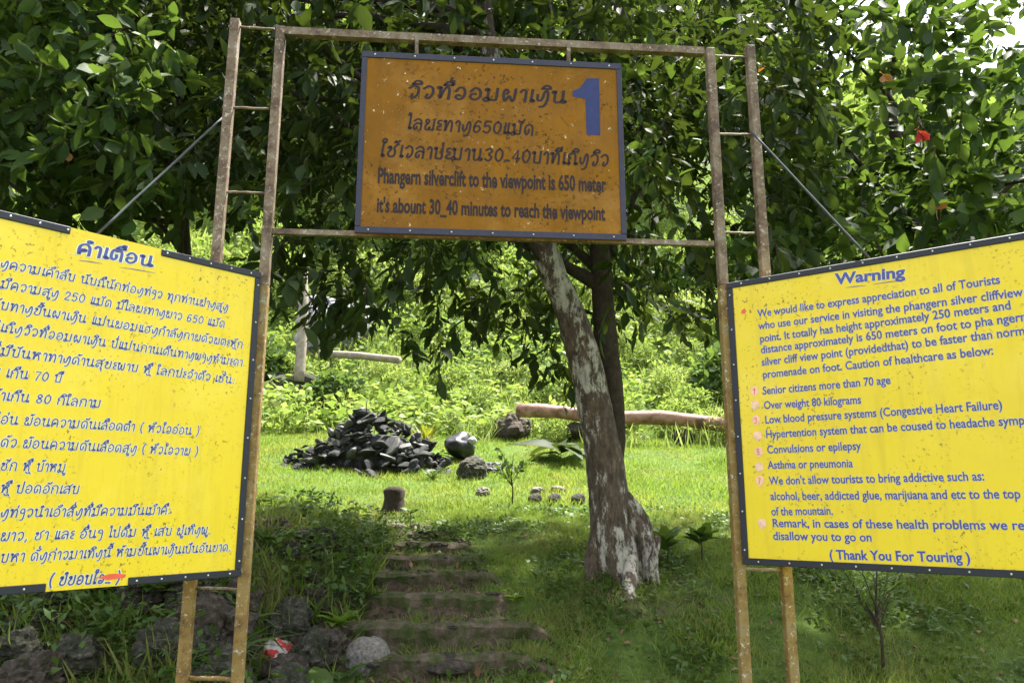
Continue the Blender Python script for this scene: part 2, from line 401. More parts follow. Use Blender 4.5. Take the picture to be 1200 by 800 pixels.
# ---------------------------------------------------------------- stroke lettering
def circ(x, y, r): return [(x+r*math.cos(a), y+r*math.sin(a)) for a in np.linspace(0, 2*math.pi, 9)]
G = {}
def g_(ch, adv, *st, over=False): G[ch] = (adv, st, over)
g_('ກ', .82, [(.1, 0), (.1, .45), (.22, .58), (.05, .7), (.2, .95), (.42, 1), (.62, .86), (.66, .6), (.66, 0)])
g_('ຂ', .8, circ(.16, .82, .09), [(.25, .85), (.3, .65), (.14, .45), (.1, .18), (.3, 0), (.55, .1), (.62, .4), (.62, 1)])
g_('ຊ', .85, circ(.16, .82, .09), [(.25, .85), (.3, .65), (.14, .45), (.1, .18), (.3, 0), (.55, .1), (.6, .4), (.52, .8), (.62, 1), (.78, 1.12)])
g_('ຄ', .82, circ(.34, .42, .09), [(.27, .35), (.16, .2), (.12, 0), (.06, .4), (.12, .82), (.36, 1), (.6, .82), (.66, .4), (.66, 0)])
g_('ງ', .78, [(.06, .6), (.1, .2), (.24, .1), (.36, .35), (.42, .8), (.54, .98), (.64, .7), (.62, .1), (.5, -.3), (.3, -.4)])
g_('ຈ', .76, [(.1, .68), (.26, .98), (.5, .9), (.6, .5), (.5, .1), (.3, 0), (.12, .15), (.2, .35), (.34, .3)])
g_('ຍ', .85, [(.2, .6), (.06, .8), (.14, 1), (.3, .9), (.3, .7), (.08, .4), (.12, .06), (.3, .02), (.4, .3), (.42, .06), (.6, .02), (.7, .3), (.7, 1)])
g_('ຢ', .85, [(.2, .6), (.06, .8), (.14, 1), (.3, .9), (.3, .7), (.08, .4), (.12, .06), (.3, .02), (.4, .3), (.42, .06), (.6, .02), (.7, .3), (.7, 1.4)])
g_('ດ', .82, [(.36, .5), (.36, .2), (.2, .03), (.07, .3), (.1, .8), (.36, 1), (.6, .82), (.66, .4), (.66, 0)])
g_('ຕ', .82, [(.36, .5), (.36, .2), (.2, .03), (.07, .3), (.08, .8), (.2, 1), (.35, .86), (.52, 1), (.64, .8), (.66, .4), (.66, 0)])
g_('ຖ', .86, circ(.12, .06, .08), [(.14, .15), (.14, .45), (.24, .58), (.06, .7), (.2, .95), (.42, 1), (.6, .82), (.62, .2), (.6, .06)], circ(.7, .07, .08))
g_('ທ', .84, circ(.09, .9, .08), [(.17, .9), (.19, 0), (.3, .5), (.46, .97), (.6, .9), (.66, .6), (.66, 0)])
g_('ຫ', .9, circ(.09, .9, .08), [(.17, .9), (.19, 0), (.3, .45), (.46, .62), (.62, .45), (.68, 0)], [(.3, .5), (.42, .85), (.6, .98), (.7, .85), (.58, .7), (.42, .62)])
g_('ນ', .88, circ(.09, .9, .08), [(.17, .9), (.18, .2), (.3, .02), (.5, .1), (.62, .35), (.62, 1)], circ(.7, .1, .1))
g_('ມ', .88, circ(.09, .9, .08), [(.17, .9), (.18, .2)], circ(.12, .06, .14), [(.26, .04), (.6, .04), (.66, .2), (.66, 1)])
g_('ບ', .8, circ(.09, .9, .08), [(.17, .9), (.17, .15), (.25, .02), (.55, .02), (.62, .15), (.62, 1)])
g_('ປ', .8, circ(.09, .9, .08), [(.17, .9), (.17, .15), (.25, .02), (.55, .02), (.62, .15), (.62, 1.4)])
g_('ຜ', .88, [(.25, .6), (.3, .8), (.16, .98), (.06, .7), (.1, .2), (.2, 0), (.38, .42), (.56, 0), (.68, .2), (.7, 1)])
g_('ພ', .88, circ(.1, .9, .08), [(.08, .82), (.1, .2), (.22, 0), (.38, .3), (.38, .75), (.38, .3), (.54, 0), (.68, .2), (.7, 1)])
g_('ລ', .8, [(.06, .8), (.3, 1), (.56, .86), (.62, .5), (.62, 0)], [(.6, .5), (.34, .6), (.08, .4), (.1, .06), (.28, .06), (.3, .25)])
g_('ສ', .85, [(.06, .8), (.3, 1), (.56, .86), (.62, .5), (.62, 0)], [(.6, .5), (.34, .6), (.08, .4), (.1, .06), (.28, .06), (.3, .25)], [(.5, .9), (.66, 1.0), (.8, 1.2)])
g_('ວ', .72, [(.06, .8), (.28, 1), (.52, .84), (.56, .35), (.38, 0), (.22, .06), (.26, .26)])
g_('ອ', .78, [(.08, .7), (.3, 1), (.58, .75), (.6, .25), (.34, 0), (.1, .16), (.12, .45), (.34, .48)])
g_('ຮ', .82, [(.08, .7), (.3, .95), (.56, .75), (.6, .25), (.34, 0), (.1, .16), (.12, .45), (.34, .48)], [(.4, .92), (.6, .98), (.76, 1.15)])
g_('ະ', .46, [(.3, .95), (.1, .9), (.1, .65), (.32, .6)], [(.3, .4), (.1, .35), (.1, .08), (.32, .05)])
g_('າ', .48, [(.03, .8), (.14, 1), (.3, .9), (.33, .6), (.33, 0)])
g_('ເ', .36, [(.14, 1), (.13, .15)], circ(.19, .08, .08))
g_('ແ', .62, [(.14, 1), (.13, .15)], circ(.19, .08, .08), [(.4, 1), (.39, .15)], circ(.45, .08, .08))
g_('ໂ', .44, [(.04, 1.25), (.12, 1.5), (.3, 1.45), (.28, 1.25), (.14, 1.1), (.13, .15)], circ(.19, .08, .08))
g_('ໃ', .44, [(.2, 1.25), (.06, 1.3), (.12, 1.55), (.32, 1.5), (.3, 1.25), (.15, 1.05), (.14, .15)], circ(.2, .08, .08))
g_('ໄ', .38, [(-.02, 1.35), (.06, 1.52), (.14, 1.3), (.14, .15)], circ(.2, .08, .08))
g_('ຽ', .6, [(.3, .5), (.1, .5), (.06, .8), (.22, 1), (.42, .85), (.42, -.2), (.2, -.35)])
g_('ໆ', .7, [(.3, .6), (.1, .65), (.1, .95), (.35, 1), (.5, .7), (.48, -.2), (.3, -.35)])
g_('ິ', 0, [(-.58, 1.16), (-.45, 1.4), (-.22, 1.38), (-.14, 1.16), (-.58, 1.16)], over=True)
g_('ີ', 0, [(-.58, 1.16), (-.45, 1.4), (-.22, 1.38), (-.14, 1.16), (-.58, 1.16)], [(-.16, 1.2), (-.12, 1.5)], over=True)
g_('ຶ', 0, [(-.58, 1.16), (-.45, 1.4), (-.26, 1.38), (-.2, 1.16), (-.58, 1.16)], circ(-.14, 1.38, .06), over=True)
g_('ື', 0, [(-.58, 1.16), (-.45, 1.4), (-.22, 1.38), (-.14, 1.16), (-.58, 1.16)], [(-.16, 1.2), (-.12, 1.5)], [(-.26, 1.38), (-.24, 1.52)], over=True)
g_('ັ', 0, [(-.5, 1.3), (-.4, 1.2), (-.3, 1.26), (-.2, 1.2), (-.1, 1.42)], over=True)
g_('ົ', 0, [(-.5, 1.3), (-.42, 1.18), (-.28, 1.18), (-.16, 1.25), (-.1, 1.45), (-.3, 1.42)], over=True)
g_('ໍ', 0, circ(-.35, 1.27, .1), over=True)
g_('່', 0, [(-.28, 1.5), (-.26, 1.75)], over=True)
g_('້', 0, [(-.44, 1.62), (-.36, 1.74), (-.3, 1.58), (-.1, 1.76)], over=True)
g_('ຸ', 0, [(-.4, -.15), (-.26, -.18), (-.24, -.45)], over=True)
g_('ູ', 0, [(-.42, -.15), (-.3, -.18), (-.3, -.42), (-.12, -.42), (-.1, -.15)], over=True)
g_('ຼ', 0, [(-.6, -.12), (-.45, -.3), (-.2, -.2), (-.1, -.36)], over=True)
g_('0', .72, [(.32, 1.1), (.1, .85), (.08, .3), (.32, 0), (.55, .3), (.56, .85), (.32, 1.1)])
g_('1', .5, [(.1, .85), (.3, 1.1), (.3, 0)])
g_('2', .72, [(.1, .85), (.3, 1.1), (.55, .9), (.45, .5), (.1, .02), (.58, .02)])
g_('3', .72, [(.1, .95), (.35, 1.1), (.55, .85), (.32, .6), (.57, .32), (.35, 0), (.08, .15)])
g_('4', .74, [(.46, 0), (.46, 1.1), (.06, .32), (.62, .32)])
g_('5', .72, [(.54, 1.08), (.17, 1.08), (.12, .6), (.38, .7), (.57, .38), (.36, 0), (.08, .12)])
g_('6', .72, [(.52, 1.0), (.3, 1.08), (.1, .6), (.12, .15), (.34, 0), (.56, .3), (.4, .62), (.12, .5)])
g_('7', .7, [(.08, 1.08), (.57, 1.08), (.35, .55), (.24, 0)])
g_('8', .72, [(.32, .6), (.12, .85), (.32, 1.1), (.52, .85), (.32, .6), (.08, .28), (.32, 0), (.57, .28), (.32, .6)])
g_('.', .3, [(.08, .04), (.2, .04)]); g_(',', .35, [(.15, .08), (.08, -.2)]); g_(':', .35, [(.12, .1), (.16, .1)], [(.12, .7), (.16, .7)])
g_('-', .45, [(.06, .08), (.34, .08)])
g_('(', .5, [(.34, 1.35), (.16, .9), (.16, .3), (.34, -.2)]); g_(')', .5, [(.12, 1.35), (.3, .9), (.3, .3), (.12, -.2)])
g_(' ', .45)
SHARP = set('47')
def stroke_width(s): return sum(G[c][0] for c in s)
def stroke_geo(s, th, slant=0.0):
    """flat ribbon geometry of a string: body height 1, starts at x=0"""
    V = []; Fc = []; x0 = 0; lift = 0
    s = s.replace('ຳ', 'ໍາ').replace('ໝ', 'ຫມ').replace('ໜ', 'ຫນ')
    for ci, ch in enumerate(s):
        adv, sts, over = G[ch]
        dy = 0
        if ch in '່້' and (ci == 0 or not G[s[ci-1]][2] or s[ci-1] in 'ຸູຼ'): dy = -.33
        for st in sts:
            pts = np.array(st if (ch in SHARP or len(st) < 3) else spline([(a, b, 0) for a, b in st], 4))[:, :2]
            n = len(pts); o = len(V)
            for i in range(n):
                d = pts[min(i+1, n-1)]-pts[max(i-1, 0)]; d = d/(np.linalg.norm(d)+1e-9); q = np.array([-d[1], d[0]])*th/2
                e = d*(-th/2 if i == 0 else (th/2 if i == n-1 else 0))
                for sg in (1, -1):
                    p = pts[i]+q*sg+e; V.append((p[0]*.9+x0+slant*(p[1]+dy), p[1]+dy))
            for i in range(n-1): a = o+2*i; Fc.append((a, a+1, a+3, a+2))
        x0 += adv
    return np.array(V).reshape(-1, 2), Fc, x0
_fc = {}
def font_geo(s, bold):
    c = bpy.data.curves.new('lettering', 'FONT'); c.body = s; c.size = 1; c.offset = bold; c.resolution_u = 3; c.fill_mode = 'FRONT'
    o = bpy.data.objects.new('lettering', c); COL.objects.link(o)
    dg = bpy.context.evaluated_depsgraph_get(); dg.update()
    me = bpy.data.meshes.new_from_object(o.evaluated_get(dg))
    V = np.array([v.co[:2] for v in me.vertices]).reshape(-1, 2); Fc = [tuple(p.vertices) for p in me.polygons]
    bpy.data.objects.remove(o); bpy.data.curves.remove(c); bpy.data.meshes.remove(me)
    return V, Fc
CAP = .70
def write(root, plane, s, A, B, h, mat, off, mode='lao', th=.15, pre='', post='', halo=None, name='lettering'):
    """write s so that it runs from pixel ray A to pixel ray B met with the sign's face; h = body/cap height in metres"""
    P0, n = plane; a = on_plane(*A, P0+n*off, n); b_ = on_plane(*B, P0+n*off, n)
    d = b_-a; Lw = np.linalg.norm(d); d /= Lw; up = np.array([0, 0, 1.0]); up = up-d*np.dot(up, d); up /= np.linalg.norm(up)
    nrep = lambda q: q.replace('ຳ', 'ໍາ').replace('ໝ', 'ຫມ').replace('ໜ', 'ຫນ')
    def emit(extra, dz, mt, nm):
        if mode == 'lao':
            wv = stroke_width(nrep(s)); wp = stroke_width(nrep(pre))
            V, Fc, _ = stroke_geo(pre+s+post, th+extra, .1); sx = Lw/wv; V = V.copy(); V[:, 0] = (V[:, 0]-wp)*sx; V[:, 1] *= h
        else:
            V, Fc = font_geo(pre+s+post, th+extra); V0, _ = font_geo(s, 0)
            wv = V0[:, 0].max(); sx = Lw/wv; V = V.copy(); V[:, 0] *= sx; V[:, 1] *= h/CAP
        if not len(V): return
        P = a+np.outer(V[:, 0], d)+np.outer(V[:, 1], up)+n*dz
        me = bpy.data.meshes.new(nm); me.from_pydata([tuple(p) for p in P-np.array(root.location)], [], Fc); me.materials.append(mt); me.update()
        return link(nm, me, root)
    # ribbons of one string overlap: lift them by hair's breadths is not needed, all share one colour
    if halo: emit(halo, -.0006, M['white_edge'], name+'_pale_edge')
    return emit(0, 0.0, M[mat], name)

# ---------------------------------------------------------------- the three signs
def panel(root, P0, n, u, u0, u1, z0, z1, th, mat, name='panel'):
    mb = MB(); c = P0+u*(u0+u1)/2; c = np.array([c[0], c[1], (z0+z1)/2])-n*th/2
    mb.box(c, (u, n, ZA), ((u1-u0)/2, th/2, (z1-z0)/2)); return build_child(mb, name, M[mat], root, root)
def strip(root, P0, n, u, a, b, half, mat, off, th=.004, name='frame_strip'):
    a = P0+u*a[0]+np.array([0, 0, a[1]-P0[2]])+n*off; b = P0+u*b[0]+np.array([0, 0, b[1]-P0[2]])+n*off
    d = (b-a)/np.linalg.norm(b-a); up = np.cross(d, n); mb = MB()
    mb.box((a+b)/2, (d, n, up), (np.linalg.norm(b-a)/2, th, half)); o = build_child(mb, name, M[mat], root, root)
    bv = o.modifiers.new('edge', 'BEVEL'); bv.width = .002; bv.segments = 1; return o
rv = bmesh.new(); bmesh.ops.create_uvsphere(rv, u_segments=8, v_segments=5, radius=.0042); RIV = bm_mesh('rivet', rv, M['rivet'], True)
def rivet(root, P0, n, u, uu, zz, off):
    p = P0+u*uu; p = np.array([p[0], p[1], zz])+n*off
    o = link('rivet', RIV, root); o.location = Vector(p)-root.location; return o

# orange sign
P0 = GP+GN*.045; n = GN; u = GD
oc = [on_plane(x, y, P0, n) for x, y in ((425, 61), (727, 75), (735, 281), (415, 274))]
uo = [np.dot(c-P0, u) for c in oc]; u0 = (uo[0]+uo[3])/2; u1 = (uo[1]+uo[2])/2; z1 = (oc[0][2]+oc[1][2])/2; z0 = (oc[2][2]+oc[3][2])/2
osign = thing('viewpoint_sign', 'weathered orange sign with a big blue 1, hung high in the gate', 'sign', tuple(P0+u*(u0+u1)/2+np.array([0, 0, z0])))
PO = (P0, n)
pn = panel(osign, P0, n, u, u0, u1, z0, z1, .012, 'orange')
fw = .015
strip(osign, P0, n, u, (u0, z1-fw), (u1, z1-fw), fw, 'navy_orange', .002)
strip(osign, P0, n, u, (u0, z0+fw), (u1, z0+fw), fw, 'navy_orange', .002)
strip(osign, P0, n, u, (u0+fw*.8, z0+2*fw+.001), (u0+fw*.8, z1-2*fw-.001), fw*.8, 'navy_orange', .0022)
strip(osign, P0, n, u, (u1-fw*.8, z0+2*fw+.001), (u1-fw*.8, z1-2*fw-.001), fw*.8, 'navy_orange', .0022)
for k in range(7):
    for zz in (z0+fw, z1-fw): rivet(osign, P0, n, u, u0+.06+(u1-u0-.12)*k/6, zz, .006)
for uu in np.linspace(u0+.25, u1-.25, 2):      # hangers to the rails
    mb = MB(); p = P0+u*uu; mb.box((p[0]-n[0]*.03, p[1]-n[1]*.03, (z1+on_plane(600, 48, GP, GN)[2])/2), (u, n, ZA), (.008, .012, .05)); build_child(mb, 'hanger', M['rust'], osign, osign)
write(osign, PO, 'ວິວທີ່ຈອມຜາເງິນ', (477, 114), (666, 121), .060, 'letter_dark', .0012, th=.165)
write(osign, PO, 'ໄລຍະທາງ650ແມັດ', (477, 151), (627, 158.5), .052, 'letter_dark', .0012, th=.165)
write(osign, PO, 'ໃຊ້ເວລາປະມານ30-40ບາທີເຖິງວິວ', (445, 183), (715, 194.5), .055, 'letter_dark', .0012, th=.165)
write(osign, PO, "Phangern silverclift to the viewpoint is 650 meter", (442, 214), (710, 224.5), .072, 'letter_dark', .0012, mode='font', th=.03)
write(osign, PO, "it's abount 30_40 minutes to reach the viewpoint", (441, 248), (709, 258), .068, 'letter_dark', .0012, mode='font', th=.03)
pts = [(702, 92), (703.5, 158.5), (687.5, 158), (686, 116), (671, 113), (671, 107), (680, 103), (687.5, 92)]
mb = MB(); V = [tuple(on_plane(x, y, P0+n*.0015, n)) for x, y in pts]; mb.add(V, [tuple(range(len(V)))][0:1]); build_child(mb, 'numeral', M['one_blue'], osign, osign)

def wing_sign(root_name, label, edge_px, ang, sgn, corners, width):
    """sgn -1: board runs left from the post, +1: right"""
    u = np.array([math.cos(ang), math.sin(ang), 0.0]) if sgn < 0 else np.array([math.cos(ang), -math.sin(ang), 0.0])
    n = np.array([u[1], -u[0], 0.0])
    e = gate_pt(edge_px, 495, .03)
    P0 = np.array([e[0], e[1], 0.0])
    top = on_plane(*corners[0], P0, n); bot = on_plane(*corners[1], P0, n)
    z1, z0 = top[2], bot[2]
    ua, ub = (-width, 0) if sgn < 0 else (0, width)
    root = thing(root_name, label, 'sign', tuple(P0+u*(ua+ub)/2+np.array([0, 0, z0])))
    return root, P0, n, u, ua, ub, z0, z1
# left sign
root, P0, n, u, ua, ub, z0, z1 = wing_sign('warning_board', 'big yellow board of blue Lao writing on the left with torn edging', 294, rad(48.4), -1, ((303, 319), (285, 674.5)), 1.28)
def uz(px, py, P0=P0, n=n, u=u):
    p = on_plane(px, py, P0, n); return float(np.dot(p-P0, u)), float(p[2])
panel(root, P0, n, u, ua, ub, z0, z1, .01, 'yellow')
fw = .0135; gt0 = uz(82, 272)[0]; gt1 = uz(189, 296)[0]; gb0 = uz(53, 690)[0]; gb1 = uz(150, 681)[0]
strip(root, P0, n, u, (ua, z1-fw), (gt0, z1-fw), fw, 'navy', .002); strip(root, P0, n, u, (gt1, z1-fw), (ub, z1-fw), fw, 'navy', .002)
strip(root, P0, n, u, (ua, z0+fw), (gb0, z0+fw), fw, 'navy', .002); strip(root, P0, n, u, (gb1, z0+fw), (ub, z0+fw), fw, 'navy', .002)
strip(root, P0, n, u, (ub-fw, z0+2*fw+.001), (ub-fw, z1-2*fw-.001), fw, 'navy', .0023); strip(root, P0, n, u, (ua+fw, z0+2*fw+.001), (ua+fw, z1-2*fw-.001), fw, 'navy', .0023)
for k in range(8): rivet(root, P0, n, u, ub-fw, z0+.06+(z1-z0-.12)*k/7, .0065); rivet(root, P0, n, u, ua+fw, z0+.06+(z1-z0-.12)*k/7, .0065)
for k in range(14):
    uu = ua+.05+(ub-ua-.1)*k/13
    if not gt0 < uu < gt1: rivet(root, P0, n, u, uu, z1-fw, .0063)
    if not gb0 < uu < gb1: rivet(root, P0, n, u, uu, z0+fw, .0063)
PL = (P0, n)
LH = .0265
def lao(s, A, B, pre='', h=LH, th=.145): write(root, PL, s, A, B, h, 'blue', .0012, th=th, pre=pre, halo=.13)
lao('ຄຳເຕືອນ', (90, 297), (181, 313), h=.04, th=.19)
lao('ງຄວາມເຄົາລົບ ນັບຖືນັກທ່ອງທ່ຽວ ທຸກທ່ານຢ່າງສູງ', (0, 313), (268, 364.5), 'ຂໍສະແດ')
lao('ມີຄວາມສູງ 250 ແມັດ ມີໄລຍະທາງຍາວ 650 ແມັດ', (0, 337), (264, 384), 'ຜາເງິນ')
lao('ບທາງຂຶ້ນຜາເງິນ ແມ່ນຍອມແຮງກຳລັງກາຍດ້ວຍຕະຫຼັກ', (0, 362), (285, 408), 'ລະດັ')
lao('ເຖິງວິວທີ່ຈອມຜາເງິນ ບໍ່ແມ່ນການເດີນທາງພຽງທຳມະດາ', (0, 388), (284.5, 429), 'ໄປ')
lao('ໍ່ມີບັນຫາທາງດ້ານສຸຂະພາບ ຫຼື ໂລກປະຈຳຕົວ ເຊັ່ນ:', (0, 416), (275.5, 449.5), 'ທີ່ບ')
lao('ເກີນ 70 ປີ', (6.6, 441.5), (73, 448), 'ອາຍຸ ')
lao('ຳເກີນ 80 ກິໂລກາມ', (0, 468.5), (119, 477.5), 'ນ້')
lao('ອ່ນ ຍ້ອນຄວາມດັນເລືອດຕ່ຳ ( ຫົວໃຈອ່ອນ )', (0, 496), (234, 509.5), 'ໃຈອ່')
lao('ດ້ວ ຍ້ອນຄວາມດັນເລືອດສູງ ( ຫົວໃຈວາຍ )', (0, 523), (232.5, 533.5), 'ໂລກ')
lao('ຊັກ ຫຼື ບ້າໝູ', (0, 550.5), (77.5, 552.5), 'ໂລກ')
lao('ຫຼື ປອດອັກເສບ', (0, 577), (93.5, 578), 'ຫືດ ')
lao('ງທ່ຽວນຳເອົາສິ່ງທີ່ມີຄວາມມຶນເມົາຄື:', (0, 606), (200, 602), 'ນັກທ່ອ')
lao('ຍາວ, ຊາ ແລະ ອື່ນໆ ໄປດື່ມ ຫຼື ເສບ ຢູ່ເທິງພູ.', (0, 633.5), (247, 625), 'ເຫຼົ້າ ')
lao('ບຫາ ດັ່ງກ່າວມາເທິງນີ້ ຫ້າມຂຶ້ນຜາເງິນເປັນອັນຂາດ.', (0, 658.5), (270.5, 645), 'ມີບັນ')
lao('( ຂໍຂອບໃຈ.. )', (56, 686), (141, 682), h=.03, th=.19)
def blot(px, py, rx, rz, mat, off=.0009, name='paint_stroke', seed=0, n_=14, root=None, PLN=None):
    P0_, n_v = PLN; c = on_plane(px, py, P0_+n_v*off, n_v); uu = np.array([-n_v[1], n_v[0], 0]); V = []
    rr = random.Random(seed)
    for k in range(n_):
        a = 2*math.pi*k/n_; q = .8+.4*rr.random(); V.append(tuple(c+uu*math.cos(a)*rx*q+np.array([0, 0, 1])*math.sin(a)*rz*q))
    mb = MB(); mb.add(V, [tuple(range(n_))]); return build_child(mb, name, mat if not isinstance(mat, str) else M[mat], root, root)
blot(132, 675, .05, .009, 'redpaint', .0018, 'red_smear', 3, root=root, PLN=PL); blot(20, 687, .09, .005, 'redpaint', .0009, 'red_smear', 4, root=root, PLN=PL)
blot(200, 600, .004, .004, 'ochre', .0009, 'stain', 5, root=root, PLN=PL)
def line_mark(root, PLN, A, B, h, mat, nm='underline'):
    P0_, n_v = PLN; a = on_plane(*A, P0_+n_v*.001, n_v); b_ = on_plane(*B, P0_+n_v*.001, n_v); z = np.array([0, 0, h/2])
    mb = MB(); mb.add([tuple(a-z*.2), tuple(b_-z*.2), tuple(b_+z*.2), tuple((a+b_)/2+z), tuple(a+z*.2)], [(0, 1, 2, 3, 4)]); build_child(mb, nm, M[mat], root, root)
line_mark(root, PL, (92, 305), (120, 309), .006, 'blue'); line_mark(root, PL, (140, 313), (182, 320), .006, 'blue'); line_mark(root, PL, (80, 296), (92, 299), .004, 'white_edge')
left_root, leftP, leftN, leftU = root, P0, n, u
lz1 = z1
# brace behind left board
# right sign
root, P0, n, u, ua, ub, z0, z1 = wing_sign('warning_board', 'big yellow board on the right headed Warning in blue English', 861, rad(36.8), 1, ((855, 331.5), (875, 661)), 1.30)
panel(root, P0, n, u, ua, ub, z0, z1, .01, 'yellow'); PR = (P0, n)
for zz in (z0+fw, z1-fw): strip(root, P0, n, u, (ua, zz), (ub, zz), fw, 'navy', .002)
for uu in (ua+fw, ub-fw): strip(root, P0, n, u, (uu, z0+2*fw+.001), (uu, z1-2*fw-.001), fw, 'navy', .0023)
for k in range(8): rivet(root, P0, n, u, ub-fw, z0+.06+(z1-z0-.12)*k/7, .0065); rivet(root, P0, n, u, ua+fw, z0+.06+(z1-z0-.12)*k/7, .0065)
for k in range(10):
    uu = ua+.07+(ub-ua-.14)*k/9; rivet(root, P0, n, u, uu, z1-fw, .0063); rivet(root, P0, n, u, uu, z0+fw, .0063)
RH = .034
def en(s, A, B, post='', h=RH, th=.022): write(root, PR, s, A, B, h, 'blue', .0012, mode='font', th=th, post=post, halo=.02)
en('Warning', (979.5, 333), (1060, 324.5), h=.046, th=.035)
en('We would like to express appreciation to all of Tourists', (888, 371.5), (1172, 332))
en('who use our service in visiting the phangern silver cliffview', (889, 386), (1199, 346.5))
en('point. It totally has height approximately 250 meters and', (890.5, 401), (1184.5, 362))
en('distance approximately is 650 meters on foot to pha ngern', (891.6, 414), (1203, 375.5))
en('silver cliff view point (providedthat) to be faster than norm', (892.5, 428.5), (1201, 392), 'al')
en('promenade on foot. Caution of healthcare as below:', (894, 443), (1164, 415))
en('Senior citizens more than 70 age', (894, 462), (1043.5, 449.5))
en('Over weight 80 kilograms', (895.2, 479), (1009, 472.5))
en('Low blood pressure systems (Congestive Heart Failure)', (896.5, 496), (1174.5, 479))
en('Hypertention system that can be coused to headache symp', (897.5, 513), (1201, 497), 'toms')
en('Convulsions or epilepsy', (899, 531), (1009, 526.5))
en('Asthma or pneumonia', (900, 549), (999.5, 547))
en("We don't allow tourists to bring addictive such as:", (901.5, 567.5), (1153.5, 562.5))
en('alcohol, beer, addicted glue, marijuana and etc to the top', (903, 585.5), (1196, 583.5))
en('of the mountain.', (904, 603.5), (976, 602.5))
en('Remark, in cases of these health problems we re', (905, 617), (1201, 620.5), 'ally')
en('disallow you to go on', (906, 632), (1021.5, 634))
en('( Thank You For Touring )', (972, 654.5), (1137, 658.5), h=.036, th=.03)
line_mark(root, PR, (991, 337), (1015, 334.5), .006, 'blue'); line_mark(root, PR, (1023, 333), (1062, 328), .006, 'blue')
for i, (x, y) in enumerate(((884, 458), (884.5, 474.5), (886, 492), (887.5, 510.5), (889, 529), (889.5, 547), (890.5, 563), (893, 613))):
    blot(x, y, .0195, .0195, 'pink', .0009, 'bullet', 100, 16, root, PR)
    write(root, PR, str(min(i+1, 7)) if i < 7 else '7', (x-2, y+3.8), (x+1.7, y+3.5), .022, 'white_edge' if i % 2 else 'redpaint', .0016, mode='lao', th=.16, name='bullet_number')
blot(871.5, 365, .014, .013, 'redpaint', .0009, 'bullet', 8, 5, root, PR)
right_root, rightP, rightN, rightU = root, P0, n, u
# brace rods from the outer posts to the tops of the boards (behind them), and outer posts of the boards
def wing_post(sgnP, P0, n, u, uu, zt):
    p = P0+u*uu-n*.035; lo = terrain(p[0], p[1])-.3
    mb = MB(); mb.box((p[0], p[1], (lo+zt)/2), (u, n, ZA), (.0235, .0235, (zt-lo)/2)); return build_child(mb, 'post', M['ochre'], gate, gate)
wing_post(-1, leftP, leftN, leftU, -1.24, lz1); wing_post(1, rightP, rightN, rightU, 1.26, z1)
a = gate_pt(263, 136, -.03); b_ = on_plane(112, 276, leftP-leftN*.02, leftN)
o = gbar('brace_rod', a, b_, .0052, 'wire')
a = gate_pt(880, 154, .03); b_ = on_plane(1022, 306, rightP-rightN*.02, rightN)
o = gbar('brace_rod', a, b_, .0052, 'wire')

# ---------------------------------------------------------------- leaves
def template(rows, width, curl=.12, fold=.06):
    T = [(0, 0, 0)]
    for y, wf in rows: T += [(-wf*width, y, -curl*y*y+fold), (0, y, -curl*y*y), (wf*width, y, -curl*y*y+fold)]
    T.append((0, 1, -curl)); Fc = [(0, 2, 1, 1), (0, 3, 2, 2)]
    n = len(rows)
    for i in range(n-1):
        a = 1+3*i; Fc += [(a, a+1, a+4, a+3), (a+1, a+2, a+5, a+4)]
    a = 1+3*(n-1); t_ = len(T)-1; Fc += [(a, a+1, t_, t_), (a+1, a+2, t_, t_)]
    return np.array(T), Fc
T_BLADE_W = (np.array([(-.1, 0, 0), (.1, 0, 0), (-.07, .55, -.03), (.07, .55, -.03), (0, 1, -.2)]), np.array([(0, 1, 3), (0, 3, 2), (2, 3, 4)]))
def tri(Fc):
    out = []
    for f in Fc:
        out.append((f[0], f[1], f[2]))
        if f[3] != f[2]: out.append((f[0], f[2], f[3]))
    return np.array(out)
_t = template([(.22, .7), (.5, 1.0), (.8, .55)], .22); T_BIG = (_t[0], tri(_t[1]))
_t = template([(.25, .8), (.55, 1.0), (.82, .55)], .27); T_BROAD = (_t[0], tri(_t[1]))
T_SMALL = (np.array([(0, 0, 0), (-.24, .5, .05), (.24, .5, .05), (0, 1, -.08)]), np.array([(0, 2, 1), (1, 2, 3)]))
T_BLADE = (np.array([(-.035, 0, 0), (.035, 0, 0), (-.024, .55, -.03), (.024, .55, -.03), (0, 1, -.2)]), np.array([(0, 1, 3), (0, 3, 2), (2, 3, 4)]))
def frames(D, rng=RNG, flat=.6):
    D = D/np.linalg.norm(D, axis=1, keepdims=True)
    up = np.tile([0, 0, 1.0], (len(D), 1))*flat+rng.normal(0, .5, D.shape)
    Nn = up-D*np.sum(up*D, 1, keepdims=True); Nn /= np.linalg.norm(Nn, axis=1, keepdims=True)+1e-9
    return D, np.cross(D, Nn), Nn
def leaf_mesh(name, P, D, L, tmpl, mat, W=None, flat=.6, smooth=True):
    D, Sd, Nn = frames(D, flat=flat); T, Fc = tmpl
    L = np.broadcast_to(L, len(P))[:, None, None]
    if W is None and len(P) > 30: W = RNG.uniform(.65, 1.3, (len(P), 1, 1))
    V = P[:, None, :]+L*(T[None, :, 0:1]*Sd[:, None, :]*(1 if W is None else W)+T[None, :, 1:2]*D[:, None, :]+T[None, :, 2:3]*Nn[:, None, :])
    Fa = (np.arange(len(P))*len(T))[:, None, None]+Fc[None]
    return mesh_np(name, V.reshape(-1, 3), Fa.reshape(-1, 3), mat, smooth)
